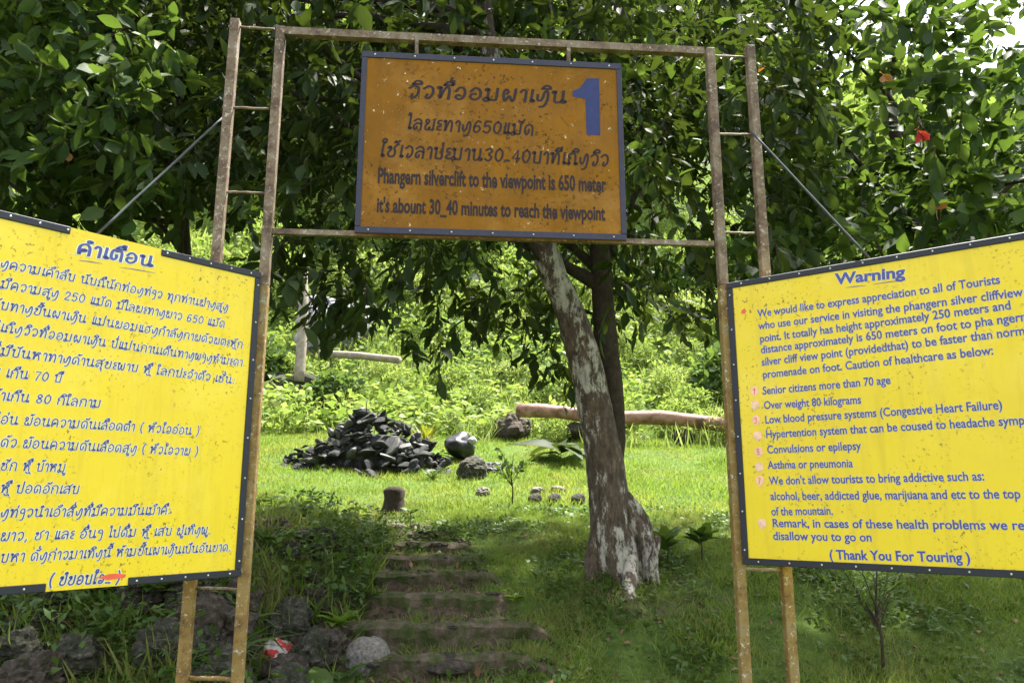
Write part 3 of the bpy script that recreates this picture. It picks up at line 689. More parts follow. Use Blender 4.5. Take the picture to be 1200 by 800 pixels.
def twigs(O, Tdir, k, lt, lL, spread=.9, droop=.55, rng=RNG):
    """leaves along twigs -> P, D, L, and twig segment ends"""
    n = len(O); Tdir = Tdir/np.linalg.norm(Tdir, axis=1, keepdims=True)
    tl = rng.uniform(*lt, n)
    s = (np.arange(k)+.6)/k
    P = O[:, None, :]+Tdir[:, None, :]*(tl[:, None]*s[None, :])[..., None]
    P = P+np.array([0, 0, -1.0])*(s[None, :, None]**2)*tl[:, None, None]*.35
    R = rng.normal(0, 1, (n, k, 3)); R /= np.linalg.norm(R, axis=2, keepdims=True)
    D = Tdir[:, None, :]*.7+R*spread+np.array([0, 0, -droop])
    L = rng.uniform(*lL, (n, k))
    ends = O+Tdir*tl[:, None]+np.array([0, 0, -1.0])*tl[:, None]*.35
    return P.reshape(-1, 3), D.reshape(-1, 3), L.ravel(), ends
def twig_wood(name, O, E, r, mat, parent):
    n = len(O); d = E-O; d /= np.linalg.norm(d, axis=1, keepdims=True)+1e-9
    a = np.cross(d, [0, 0, 1.0]); a /= np.linalg.norm(a, axis=1, keepdims=True)+1e-9; b_ = np.cross(d, a)
    V = []
    for Q, rr in ((O, r), (E, r*.4)):
        for k in range(3):
            an = 2*math.pi*k/3; V.append(Q+(a*math.cos(an)+b_*math.sin(an))*rr)
    V = np.stack(V, 1); Fc = np.array([(0, 1, 4), (0, 4, 3), (1, 2, 5), (1, 5, 4), (2, 0, 3), (2, 3, 5)])
    Fa = (np.arange(n)*6)[:, None, None]+Fc[None]
    V = V.reshape(-1, 3)-np.array(parent.location)
    return link(name, mesh_np(name, V, Fa.reshape(-1, 3), mat), parent, kind='stuff')

def crown(root, P, D, L, tmpl, mat, nbig=300, flat=.6, name='foliage', leafname='leaf', special=None):
    """foliage of a tree: the leaves that show largest are objects, the rest one mesh"""
    px, py, z = to_px(P); size = L/z; vis = (px > 5) & (px < 1195) & (py > 5) & (py < 560)
    # what stands nearest in each small cell of the view is what one sees
    cell = (np.floor(px/34)*1000+np.floor(py/26)).astype(int); order = np.argsort(z); seen = {}; pick = []
    for i in order:
        if vis[i] and seen.get(cell[i], 0) < 1:
            seen[cell[i]] = seen.get(cell[i], 0)+1; pick.append(i)
    pick = sorted(pick, key=lambda i: -size[i])[:nbig]
    mask = np.ones(len(P), bool); mask[pick] = False
    me = leaf_mesh(name, P[mask]-np.array(root.location), D[mask], L[mask], tmpl, mat, flat=flat); link(name, me, root, kind='stuff')
    one = mesh_np(leafname, tmpl[0], tmpl[1], mat, True)
    Dp, Sd, Nn = frames(D[pick], flat=flat)
    for j, i in enumerate(pick):
        o = link(leafname, one, root)
        mt = Matrix(((*(Sd[j]), 0), (*(Dp[j]), 0), (*(Nn[j]), 0), (0, 0, 0, 1))).transposed()
        mt = mt @ Matrix.Scale(L[i], 4); mt.translation = Vector(P[i])-root.location
        o.matrix_local = mt
    return pick

def sample_view(n, x0, x1, ylo, y0, d0, d1, thr=.42, ns=1.3, seed=3, hole=None):
    """points filling the slab of air d0..d1 metres off, between top and the crown's lower edge ylo(x)"""
    out = []
    while len(out) < n:
        x = RNG.uniform(x0, x1); d = (RNG.uniform(d0**3, d1**3))**(1/3); lo = ylo(x)
        y = RNG.uniform(y0, lo); p = at(x, y, d)
        out.append(p)
    out = np.array(out)
    f = fbm(out[:, 0]*ns, out[:, 1]*ns, out[:, 2]*ns, seed, 3)
    return out[f > thr]
SUNV = np.array(sd)

# main tree -----------------------------------------------------------
TB = hit(722, 676)
TD = TB[1]
tree = thing('shade_tree', 'large dark-leaved tree with leaning lichen-whitened trunk beside the steps', 'tree', tuple(TB))
trunk_px = [(728, 700, 0), (724, 668, 0), (716, 620, .02), (711, 570, .02), (704, 515, 0), (694, 465, -.02), (684, 415, -.03), (668, 368, -.05), (648, 322, -.1), (632, 275, -.15), (612, 215, -.2), (590, 140, -.3), (570, 40, -.4), (560, -80, -.5)]
path = spline([at(x, y, TD+dy) for x, y, dy in trunk_px], 6)
kr = np.interp(np.linspace(0, 13, len(path)), range(14), [.22, .185, .165, .155, .15, .14, .128, .118, .112, .105, .10, .09, .075, .055])
def bark_tube(name, path, r, mat, par, root, seg=28, ridge=.055, seed=0):
    V, Fc = tube_data(path, list(r), seg=seg, ridge=0)
    V = np.array(V); nn = len(path)
    C_ = np.repeat(np.array(path), seg, 0); Vr = V[:nn*seg]; dirs = Vr-C_; rr = np.linalg.norm(dirs, axis=1, keepdims=True)+1e-9
    f = (fbm(Vr[:, 0]*7, Vr[:, 1]*7, Vr[:, 2]*2.2, seed, 4)-.47)*2
    g2 = (fbm(Vr[:, 0]*22, Vr[:, 1]*22, Vr[:, 2]*9, seed+9, 3)-.44)
    V[:nn*seg] = C_+dirs*(1+ridge*6*f[:, None]*.6+g2[:, None]*.18)
    V = V-np.array(root.location)
    me = bpy.data.meshes.new(name); me.from_pydata([tuple(v) for v in V], [], [tuple(dict.fromkeys(f_)) for f_ in Fc]); me.materials.append(mat)
    me.polygons.foreach_set('use_smooth', [True]*len(me.polygons)); me.update(); return link(name, me, par)
trunk = bark_tube('trunk', path, kr, M['bark'], tree, tree, seed=2)
p2 = spline([at(x, y, TD+dy) for x, y, dy in [(722, 540, .03), (722, 500, .05), (718, 460, .1), (713, 420, .15), (709, 380, .19), (706, 340, .22), (703, 285, .25), (706, 200, .3), (720, 100, .3), (730, -40, .3)]], 5)
bark_tube('stem', p2, np.interp(np.linspace(0, 1, len(p2)), [0, .2, .4, 1], [.06, .09, .1, .06]), M['bark_dark'], tree, tree, seg=18, seed=4)
for (x, y, dx, dd, r) in ((748, 655, .26, -.12, .07), (700, 668, -.22, -.1, .06), (730, 672, .05, -.32, .07), (748, 640, .2, .2, .06)):   # root flares
    a = at(np.clip(x, 704, 726), y-70, TD); c_ = at(x+(8 if dx > 0 else -5), y-22, TD+dd*.3); e = np.array([TB[0]+dx*1.05, TD+dd, 0]); e[2] = terrain(e[0], e[1])-.03
    pp = spline([a, c_, e, e+np.array([dx*.5, dd*.5, -.12])], 5)
    bark_tube('root', pp, np.interp(np.linspace(0, 1, len(pp)), [0, .4, 1], [r*.6, r, r*.4]), M['bark'], tree, tree, seg=12, seed=int(x))
stub = spline([at(760, 668, TD-.18), at(768, 645, TD-.2), at(771, 628, TD-.22)], 4)
bark_tube('root_stub', stub, np.linspace(.04, .022, len(stub)), M['bark'], tree, tree, seg=10, seed=5)

XS_ = [60, 150, 230, 300, 340, 400, 440, 480, 520, 545, 570, 600, 640, 670, 700, 730, 760, 800, 850, 900, 980]
YL_ = [230, 225, 235, 270, 330, 375, 370, 400, 420, 385, 375, 395, 440, 455, 400, 350, 350, 385, 370, 310, 280]
def lowA(x): return np.interp(x, XS_, YL_)
OA = sample_view(9200, 60, 960, lowA, -140, 4.4, 9.2, .38, 1.5, 3)
# thin the part nearest the lower edge so that the light shows through
pxx, pyy, _ = to_px(OA); keep = ((pxx < 780) | (pyy > -30)) & (RNG.random(len(OA)) < np.where(pyy < 215, .95, np.where(pyy < 310, .36, .5))) & ~((OA[:, 1] < TD+.1) & (np.abs(pxx-np.interp(pyy, [280, 420, 560], [635, 690, 715])) < 48) & (pyy > 265)); OA = OA[keep]
# unseen crown part added high over the gate to shade the orange sign
hi = np.stack([RNG.uniform(-3.6, 1.2, 600), RNG.uniform(2.2, 9, 600), RNG.uniform(5.2, 8.2, 600)], 1)
hi = hi[fbm(hi[:, 0]*1.1, hi[:, 1]*1.1, hi[:, 2]*1.1, 8, 3) > .4]; hi = hi[hi[:, 2] > 2.3+.80*hi[:, 1]*1.0]
O_ = np.concatenate([OA, hi]); cen = np.array([.1, 6.2, 5.0])
Td = (O_-cen); Td /= np.linalg.norm(Td, axis=1, keepdims=True)+1e-6; Td = Td*.5+RNG.normal(0, .6, Td.shape); Td[:, 2] -= np.where(O_[:, 2] < 3.4, .5, .05)
P_, D_, L_, E_ = twigs(O_, Td, 8, (.16, .34), (.065, .19), .95, .5)
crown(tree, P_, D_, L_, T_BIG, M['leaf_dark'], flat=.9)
twig_wood('twigs', O_, E_, .0045, M['bark_dark'], tree)
sel = RNG.random(len(OA)) < .07; Oy = OA[sel]; Tdy = RNG.normal(0, .6, Oy.shape)+np.array([0, -.3, 0])
P_, D_, L_, E_ = twigs(Oy, Tdy, 7, (.14, .28), (.06, .15), 1.0, .3)
link('paler_foliage', leaf_mesh('paler_foliage', P_-TB, D_, L_, T_BROAD, M['leaf_mid'], flat=.9), tree, kind='stuff', label='scattered lighter green leaves')  # a few random twigs carry the lighter green
sel = RNG.random(len(OA)) < .006; Oy = OA[sel]; P_, D_, L_, E_ = twigs(Oy, RNG.normal(0, .6, Oy.shape), 3, (.1, .2), (.06, .11), 1.0, .5)
link('withered_foliage', leaf_mesh('withered_foliage', P_-TB, D_, L_, T_BROAD, M['leaf_orange'], flat=.9), tree, kind='stuff', label='scattered withered leaves')
def limbs(root, starts, targets, r0, mat, name='branch', seed=1):
    rr = random.Random(seed)
    for (s0, r) , tg in zip(starts, targets):
        s0 = np.array(s0); tg = np.array(tg); mid = (s0+tg)/2+np.array([rr.uniform(-.3, .3), rr.uniform(-.3, .3), rr.uniform(.0, .45)])
        q1 = s0*.7+mid*.3+np.array([rr.uniform(-.1, .1)]*3)
        pp = spline([s0, q1, mid, (mid+tg)/2+np.array([rr.uniform(-.12, .12), 0, rr.uniform(-.1, .15)]), tg], 5)
        bark_tube(name, pp, np.linspace(r, r*.2, len(pp)), mat, root, root, seg=8, seed=rr.randint(1, 99))
st = []; tg = []
rr = random.Random(4)
for k in range(34):
    src = path if k % 2 else p2; i = rr.randint(int(len(src)*.55), len(src)-1)
    st.append((src[i], .045)); j = rr.randrange(len(OA)); tg.append(OA[j])
limbs(tree, st, tg, .04, M['bark_dark'])

# left tree ------------------------------------------------------------
LB = np.array([-3.2, 7.4, float(terrain(-3.2, 7.4))])
lt = thing('leafy_tree', 'leafy tree at the far left with lighter leaves catching the sun', 'tree', tuple(LB))
lp = spline([LB-np.array([0, 0, .2]), LB+np.array([.1, 0, 1.2]), LB+np.array([-.1, 0, 2.6]), LB+np.array([-.3, -.1, 4.4])], 5)
bark_tube('trunk', lp, np.linspace(.1, .05, len(lp)), M['bark_dark'], lt, lt, seg=12)
OB = sample_view(2900, -260, 190, lambda x: np.interp(x, [-260, 0, 60, 120, 190], [330, 300, 265, 255, 240]), -120, 4.0, 7.2, .43, 1.3, 21)
Td = RNG.normal(0, .6, OB.shape)+np.array([.1, -.5, -.2])
P_, D_, L_, E_ = twigs(OB, Td, 8, (.2, .36), (.09, .17), .9, .45)
crown(lt, P_, D_, L_, T_BROAD, M['leaf_mid'], flat=.8)
twig_wood('twigs', OB, E_, .004, M['bark_dark'], lt)
limbs(lt, [(lp[rr.randint(6, len(lp)-1)], .035) for _ in range(12)], [OB[rr.randrange(len(OB))] for _ in range(12)], .03, M['bark_dark'], seed=7)
for x, y, s in ((66, 170, .09), (80, 178, .08), (74, 166, .07)):
    me = leaf_mesh('leaf', (at(x, y, 4.2)-LB)[None], np.array([[.3, -.2, -1.0]]), s, T_BROAD, M['leaf_orange']); link('leaf', me, lt, label='withered orange leaf')

# right tree ------------------------------------------------------------
RB = np.array([4.3, 8.3, float(terrain(4.3, 8.3))])
rt = thing('leafy_tree', 'broad bright leafy tree at the right above the English board, with red bloom', 'tree', tuple(RB))
rp = spline([RB-np.array([0, 0, .2]), RB+np.array([-.1, 0, 1.2]), RB+np.array([.1, -.3, 2.6]), RB+np.array([-.2, -.6, 4.6])], 5)
bark_tube('trunk', rp, np.linspace(.12, .05, len(rp)), M['bark_dark'], rt, rt, seg=12, seed=8)
OC = sample_view(3500, 860, 1480, lambda x: np.interp(x, [860, 960, 1010, 1200, 1480], [330, 345, 345, 330, 330]), -45, 4.9, 8.6, .45, 1.2, 33)
pxx, pyy, zz = to_px(OC)
keep = (pyy > np.interp(pxx, [860, 1000, 1060, 1130, 1200, 1480], [-60, -60, -25, 0, -20, -10])) & ((pxx < 1230) | (RNG.random(len(OC)) < .3)) & (RNG.random(len(OC)) < .95)
OC = OC[keep]
Td = RNG.normal(0, .6, OC.shape)+np.array([-.15, -.5, -.15])
P_, D_, L_, E_ = twigs(OC, Td, 8, (.2, .38), (.1, .2), .9, .5)
crown(rt, P_, D_, L_, T_BROAD, M['leaf_mid'], flat=.8)
twig_wood('twigs', OC, E_, .005, M['bark_dark'], rt)
limbs(rt, [(rp[rr.randint(6, len(rp)-1)], .04) for _ in range(16)], [OC[rr.randrange(len(OC))] for _ in range(16)], .035, M['bark_dark'], seed=9)
fl = at(1079, 152, 4.6)
P = np.repeat(fl[None], 9, 0)+RNG.normal(0, .012, (9, 3)); D = RNG.normal(0, .5, (9, 3))+np.array([0, -.2, -.7])
link('flower', leaf_mesh('flower', P-RB, D, .085, T_BROAD, M['petal_red']), rt, label='drooping red bloom')
for x, y in ((1035, 88), (1098, 245), (660, -300)):
    P = np.repeat(at(x, y, 4.9)[None], 4, 0); D = RNG.normal(0, .6, (4, 3))
    link('leaf', leaf_mesh('leaf', P-RB, D, .08, T_BROAD, M['leaf_orange']), rt, label='orange young leaves')

# ---------------------------------------------------------------- grass
def blades(name, n, region, h, mat, dens=None, lean=.5, w=1.0, label=None, tm=T_BLADE):
    x0, x1, y0, y1 = region
    x = RNG.uniform(x0, x1, n); y = RNG.uniform(y0, y1, n)
    if dens is not None:
        k = RNG.random(n) < dens(x, y); x, y = x[k], y[k]
    z = terrain(x, y)-.01; P = np.stack([x, y, z], 1)
    D = RNG.normal(0, lean, P.shape); D[:, 2] = 1
    L = RNG.uniform(h[0], h[1], len(P))*(.6+.8*fbm(x*1.5, y*1.5, 0, 17, 2))
    me = leaf_mesh(name, P, D, L, tm, mat, W=w, flat=.1); return link(name, me, None, kind='stuff', label=label, category='grass')
def clump(x, y): return np.clip((fbm(x*2.2, y*2.2, 0, 40, 3)-.3)*4, .12, 1)
def d_near(x, y): return clump(x, y)*(1-.92*soilness(x, y)**.7)*sstep(-1.2, -.6, x)
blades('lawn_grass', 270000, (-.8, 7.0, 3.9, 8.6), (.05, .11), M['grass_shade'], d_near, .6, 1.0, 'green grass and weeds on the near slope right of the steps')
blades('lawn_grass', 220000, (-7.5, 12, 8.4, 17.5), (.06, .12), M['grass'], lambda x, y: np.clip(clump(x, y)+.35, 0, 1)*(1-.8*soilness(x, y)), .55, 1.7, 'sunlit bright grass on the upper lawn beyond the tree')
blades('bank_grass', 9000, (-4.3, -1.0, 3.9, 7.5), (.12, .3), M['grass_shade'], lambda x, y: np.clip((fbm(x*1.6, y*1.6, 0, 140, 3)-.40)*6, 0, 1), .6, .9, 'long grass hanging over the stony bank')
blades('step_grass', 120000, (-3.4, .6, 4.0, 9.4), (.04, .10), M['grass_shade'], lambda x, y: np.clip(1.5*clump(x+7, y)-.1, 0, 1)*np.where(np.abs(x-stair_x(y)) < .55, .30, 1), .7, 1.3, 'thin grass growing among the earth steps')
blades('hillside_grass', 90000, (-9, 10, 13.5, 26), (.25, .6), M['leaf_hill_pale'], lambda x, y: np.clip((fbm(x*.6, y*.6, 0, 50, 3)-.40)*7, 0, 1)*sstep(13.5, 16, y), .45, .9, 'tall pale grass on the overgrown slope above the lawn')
# low broad-leaved weeds
def weeds(name, n, region, L, mat, dens, label, flat=1.2, tm=T_SMALL, hgt=.05):
    x0, x1, y0, y1 = region; x = RNG.uniform(x0, x1, n); y = RNG.uniform(y0, y1, n); k = RNG.random(n) < dens(x, y); x, y = x[k], y[k]
    P = np.stack([x, y, terrain(x, y)+RNG.uniform(0, hgt, len(x))], 1); D = RNG.normal(0, 1, P.shape); D[:, 2] = np.abs(D[:, 2])*.4
    return link(name, leaf_mesh(name, P, D, RNG.uniform(*L, len(P)), tm, mat, flat=flat), None, kind='stuff', label=label, category='weeds')
weeds('ground_weeds', 95000, (-4.5, 5, 3.9, 9), (.03, .075), M['leaf_weed'], lambda x, y: np.clip((fbm(x*1.7, y*1.7, 0, 60, 3)-.40)*6, .06, 1)*(1-.5*np.exp(-((x-stair_x(y))/.4)**4)), 'low leafy weeds creeping over the shaded slope')
weeds('fallen_leaves', 2600, (-3.5, 4, 4, 9), (.04, .09), plain('dead_leaf', (.16, .085, .04), .8), lambda x, y: .1+.5*soilness(x, y), 'brown fallen leaves scattered on the soil', 2.0, T_SMALL, .02)
n_ = 26000; x = RNG.uniform(-4.3, -1.0, n_); y = RNG.uniform(3.9, 7.6, n_); k = RNG.random(n_) < np.clip((fbm(x*1.4, y*1.4, 0, 160, 3)-.38)*6, 0, 1); x, y = x[k], y[k]
P = np.stack([x, y, terrain(x, y)+RNG.uniform(0, .26, len(x))], 1); D = RNG.normal(0, 1, P.shape); D[:, 2] = np.abs(D[:, 2])*.5
link('bank_creepers', leaf_mesh('bank_creepers', P, D, RNG.uniform(.03, .09, len(P)), T_SMALL, M['leaf_weed'], flat=1.2), None, kind='stuff', label='leafy creepers growing over the boulders of the bank', category='creepers')
# hillside cover
def d_hill(x, y): return np.clip((fbm(x*.5, y*.5, 0, 70, 3)-.25)*4, .25, 1)
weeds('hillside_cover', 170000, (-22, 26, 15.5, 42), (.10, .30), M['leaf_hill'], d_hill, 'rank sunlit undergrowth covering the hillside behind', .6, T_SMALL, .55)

# ---------------------------------------------------------------- steps
steps = thing('earth_steps', None, None, (-.5, 6, .9), kind='structure')
for i, y in enumerate(SY[:-1]):
    rr = random.Random(i*5+1); cx = float(stair_x(y))+rr.uniform(-.05, .08); wd = [.85, .82, .76, .85, .72, .65, .74, .7, .66, .7][i]
    m_ = (y+SY[i+1])/2; zt = float(terrain(cx, m_)); bm = bmesh.new()
    nx_, rows = 120, 7; grid = []
    prof = [(.02, -.14), (-.005, -.07), (-.018, -.012), (.012, .014), (.07, .018), (.15, .012), (.23, -.02)]
    for k in range(nx_):
        u_ = k/(nx_-1)*2-1; wx = cx+u_*wd; tp = 1-abs(u_)**8; col = []
        for q, (py_, pz_) in enumerate(prof):
            wob = (float(fbm(np.array(wx*2.3), y*1.1, 0, 31, 3))-.45)*.35
            fy = (float(fbm(np.array(wx*6), q*.7, i*3.3, 90+i, 4))-.47)*.09+(float(fbm(np.array(wx*22), q*1.3, i*3.3, 190+i, 3))-.44)*.045; fz = (float(fbm(np.array(wx*5), q*.6, i*2.1, 70+i, 4))-.47)*.06+(float(fbm(np.array(wx*19), q*1.1, i*2.1, 170+i, 3))-.44)*.04
            col.append(bm.verts.new((wx+.5, y-wob+py_+fy-6-.03, zt+pz_+fz-(1-tp)*.1-.9)))
        grid.append(col)
    for k in range(nx_-1):
        for q in range(rows-1): bm.faces.new((grid[k][q], grid[k+1][q], grid[k+1][q+1], grid[k][q+1]))
    link('step', bm_mesh('step', bm, M['step'], False), steps)

# ---------------------------------------------------------------- stones
def stone_mesh(seed, flat=(1, 1, 1), mat=None, n=15):
    rr = random.Random(seed); bm = bmesh.new()
    for k in range(n):
        v = Vector((rr.gauss(0, 1), rr.gauss(0, 1), rr.gauss(0, 1))).normalized()*(rr.uniform(.75, 1.1)); bm.verts.new((v.x*flat[0], v.y*flat[1], v.z*flat[2]))
    r = bmesh.ops.convex_hull(bm, input=bm.verts)
    for v in [v for v in bm.verts if not v.link_faces]: bm.verts.remove(v)
    bmesh.ops.bevel(bm, geom=list(bm.edges), offset=.06, segments=1, affect='EDGES')
    return bm_mesh('stone', bm, mat)
def round_rock(seed, mat, amp=.25, fl=1.0):
    bm = bmesh.new(); bmesh.ops.create_icosphere(bm, subdivisions=4, radius=1)
    C = np.array([v.co for v in bm.verts]); f = fbm(C[:, 0]*1.4+seed, C[:, 1]*1.4, C[:, 2]*1.4, seed, 5)-.47; rdg = np.abs(fbm(C[:, 0]*2.6+seed, C[:, 1]*2.6, C[:, 2]*2.6, seed+7, 4)-.47)
    for v, a, b_ in zip(bm.verts, f, rdg): v.co *= 1+amp*3*a-b_*amp*2.5; v.co.z *= fl
    return bm_mesh('rock', bm, mat, False)
SLATE = [stone_mesh(i, (1, .65, .32), M['slate'] if i % 4 else M['slate_l']) for i in range(8)]
def put_stone(par, me, p, s, rot, name='stone', **k):
    o = link(name, me, par, **k); o.location = Vector(p)-(par.location if par else Vector()); o.scale = s if hasattr(s, '__len__') else (s, s, s); o.rotation_euler = rot; return o
def pile(label, c, rx, ry, h, n, seed, smin=.07, smax=.15, meshes=SLATE, name='rock_pile', cat='rock pile'):
    rr = random.Random(seed); root = thing(name, label, cat, tuple(c))
    for k in range(n):
        a = rr.uniform(0, 2*math.pi); q = math.sqrt(rr.random()); x = c[0]+math.cos(a)*q*rx; y = c[1]+math.sin(a)*q*ry
        zt = h*max(0, 1-q**1.6)*(.85+.3*rr.random()); z = float(terrain(x, y))+zt-.04
        put_stone(root, meshes[rr.randrange(len(meshes))], (x, y, z), smin+(smax-smin)*rr.random()**1.8, (rr.gauss(0, .6)+.3, rr.gauss(0, .5), rr.uniform(0, 6.3)))
    # core of smaller stones
    bm = MB()
    for j in range(6):
        pass
    return root
c = hit(428, 556); pc = (c[0], c[1]+.6, float(terrain(c[0], c[1]+.6)))
SC = c[1]/9.5
pile('tall heap of dark broken slate beside the top of the steps', pc, 1.0*SC, .65*SC, .66*SC, 298, 5, .06, .25)
c = hit(362, 545); pile('low spread of dark slate stones at the left foot of the tall heap', (c[0], c[1]+.2, c[2]), .5, .35, .28, 70, 8, .06, .12)
core = round_rock(3, M['slate'], .15, .85)
core_o = put_stone([o for o in bpy.data.objects if o.name == 'rock_pile'][0], core, (pc[0], pc[1], pc[2]+.05), (.66*SC, .42*SC, .42*SC), (0, 0, 0), 'pile_core')
# stump before the heap
c = hit(462, 600)
st_ = thing('tree_stump', 'short dark stump standing in front of the slate heap', 'stump', tuple(c))
pp = [c+np.array([0, 0, z]) for z in (-.1, 0, .08, .16, .24, .29)]
bark_tube('wood', pp, [.21, .16, .12, .10, .115, .07], M['bark_dark'], st_, st_, seg=22, seed=6, ridge=.13)
# black bag, stones to the right of heap
c = hit(545, 542); 
def bag(name, label, c, s, mat, seed):
    bm = bmesh.new(); bmesh.ops.create_icosphere(bm, subdivisions=4, radius=1)
    for v in bm.verts:
        a = math.atan2(v.co.y, v.co.x); f = .05*math.sin(a*5+seed+v.co.z*4)+.5*(float(fbm(np.array(v.co.x*2.2+seed), v.co.y*2.2, v.co.z*2.2, 3, 4))-.47)
        k = 1+f*(.4+abs(v.co.z)); v.co.x *= k; v.co.y *= k; v.co.z = v.co.z*.8+(.35*max(0, v.co.z-.75)*4); 
    o = link(name, bm_mesh(name, bm, mat, True)); o.location = c; o.scale = s; o.rotation_euler = (.3, .2, seed); o['label'] = label; return o
o = bag('plastic_sack', 'shiny black plastic sack slumped right of the slate heap', (c[0]-.1, c[1]+.1, c[2]+.27), (.3, .24, .24), M['bag'], 1); o['category'] = 'sack'
o = bag('plastic_sack', 'small white plastic sack leaning on the black one', (c[0]+.12, c[1]-.03, c[2]+.36), (.1, .08, .07), M['bagw'], 2); o['category'] = 'sack'
def rock_thing(label, px, py, s, mat, seed, amp=.22, fl=.8, grp=None, rot=None, me=None, lift=0, name='rock'):
    c = hit(px, py); k = c[1]/F
    me = me or round_rock(seed, mat, amp, fl); o = link(name, me); sx = s*k
    o.scale = (sx, sx*.8, sx*.9) if rot is None or True else 0
    o.location = (c[0], c[1]+sx*.5, c[2]+sx*.35+lift); o.rotation_euler = rot or (0, 0, seed)
    o['label'] = label; o['category'] = 'rock'
    if grp: o['group'] = grp
    return o
rock_thing('mossy brown rock just below the black sack', 553, 560, 24, M['rock'], 11)
rock_thing('grey broken rock with pale faces right of the black sack', 575, 556, 14, M['slate_l'], 12, .35)
rock_thing('small pale stone below the sack, at the edge of the sunlit grass', 566, 580, 9, M['rock_pale'], 13)
rock_thing('white stone on the grass, leftmost of the white pair', 630, 578, 10, M['rock_pale'], 14, fl=.5)
rock_thing('white stone on the grass, rightmost of the white pair', 654, 577, 10, M['rock_pale'], 15, fl=.5)
dk = round_rock(16, M['rock'], .12, 1)
for x, l in ((627, 'dark round stone in a row of three, leftmost'), (650, 'dark round stone in a row of three, in the middle'), (678, 'dark round stone in a row of three, next to the trunk')):
    rock_thing(l, x, 590, 10, None, 1, me=dk, grp='dark round stones in a row')
rock_thing('big brown earthy boulder under the cut end of the log', 600, 515, 25, M['rock_brown'], 18, .35, 1.0)
rock_thing('grey boulder at the left behind the slate heap', 342, 470, 34, M['rock'], 19, .25)
rock_thing('pinkish boulder at the left edge beside the gate post', 318, 470, 26, M['rock_brown'], 20, .25)
rock_thing('brownish boulder in the undergrowth above the heap', 453, 450, 12, M['rock_brown'], 21, .25)
rock_thing('dark boulder half hidden in the bushes left of the log', 598, 455, 30, M['slate'], 22, .3)
rock_thing('grey limestone outcrop high behind, seen under the leaves', 385, 405, 60, M['cliff'], 23, .35, .9)
rock_thing('tan flat stone lying at the bottom of the steps', 522, 797, 34, M['rock_brown'], 24, .15, .35)
rock_thing('rounded pale stone standing at the left side of the steps', 427, 785, 26, M['rock_pale'], 25, .12, 1.1)
o = rock_thing('tilted stone splashed with red and white paint, left of the steps', 332, 785, 30, M['rock_pale'], 26, .15, .5, rot=(.5, .6, .3))
def red_white():
    m, t, b = nmat('painted_stone'); f = noise_n(t, 9, 3, .6)
    t.links.new(ramp(t, f, [(.42, (.5, .47, .43)), (.5, (.5, .47, .43)), (.54, (.45, .03, .03)), (.7, (.5, .05, .05))]), b.inputs[0]); b.inputs['Roughness'].default_value = .8
    bump(t, b, noise_n(t, 30), .6, .01); return m
o.data.materials[0] = red_white()

SM = [round_rock(120+i, M['rock_brown'] if i % 2 else M['rock'], .4, .5) for i in range(4)]
rr = random.Random(9)
for k in range(90):      # stones bedded in the treads
    i = rr.randrange(10); y = SY[i]+(rr.uniform(-.06, .05) if rr.random() < .55 else rr.uniform(.05, .3)); x = float(stair_x(y))+rr.uniform(-.75, .7); s_ = rr.uniform(.018, .07)
    put_stone(steps, SM[rr.randrange(4)], (x, y, float(terrain(x, y+.06))+.008), (s_, s_*.8, s_*.8), (0, 0, rr.uniform(0, 6)))
# left stone bank: loose boulders under the Lao board
bank = thing('stone_bank', 'dark bank of piled boulders under the Lao board', 'stone bank', (-2.2, 5, .6))
BR = [round_rock(40+i, M['rock'] if i % 3 else M['rock_brown'], .42, .85) for i in range(5)]+[round_rock(60+i, M['rock_brown'] if i else M['rock'], .5, .7) for i in range(3)]
rr = random.Random(77)
for k in range(150):
    x = rr.uniform(-4.3, -1.15); y = rr.uniform(3.9, 6.4)
    if x > -1.5 and y < 4.6 and rr.random() < .5: continue
    s = rr.uniform(.07, .21)*(1 if y < 5.5 else .7)
    put_stone(bank, BR[rr.randrange(8)], (x, y, float(terrain(x, y))+s*.35), (s, s*.85, s), (rr.uniform(-.5, .5), rr.uniform(-.5, .5), rr.uniform(0, 6)))
for k in range(22):   # stones bordering the steps on the left
    y = rr.uniform(5, 8.5); x = float(stair_x(y))-rr.uniform(.5, 1.0); s = rr.uniform(.04, .13)
    put_stone(bank, BR[rr.randrange(8)], (x, y, float(terrain(x, y))+s*.3), (s, s*.85, s*.8), (rr.uniform(-.5, .5), rr.uniform(-.5, .5), rr.uniform(0, 6)))

# ---------------------------------------------------------------- logs
a = at(606, 481, 15.0); b_ = at(1010, 505, 14.0)
lg = thing('fallen_log', 'long smooth pinkish log lying across behind the trunk', 'log', tuple(a))
mb = MB(); n_ = 16; mb.tube([a+(b_-a)*i/n_+np.array([0, 0, .03*math.sin(i*1.1)]) for i in range(n_+1)], [.132+.009*math.sin(i*2.1) for i in range(n_+1)], seg=18); build_child(mb, 'bark', M['log'], lg, lg, smooth=True)
d = (b_-a)/np.linalg.norm(b_-a); mb = MB(); mb.tube([a-d*.012+np.array([-.02, 0, 0])*0, a-d*.002], .118, seg=18); build_child(mb, 'cut_end', M['log_end'], lg, lg)
for f_ in (.18, .5, .8):      # rests on stones
    p = a+(b_-a)*f_; o = put_stone(lg, round_rock(90, M['rock_brown'], .2, .8), (p[0], p[1]+.05, (p[2]-.16+float(terrain(p[0], p[1])))/2), (.22, .22, max(.15, (p[2]-.16-float(terrain(p[0], p[1])))/1.5)), (0, 0, f_*7), 'prop_stone')
a = at(375, 414, 19.0); b_ = at(468, 422, 18.0)
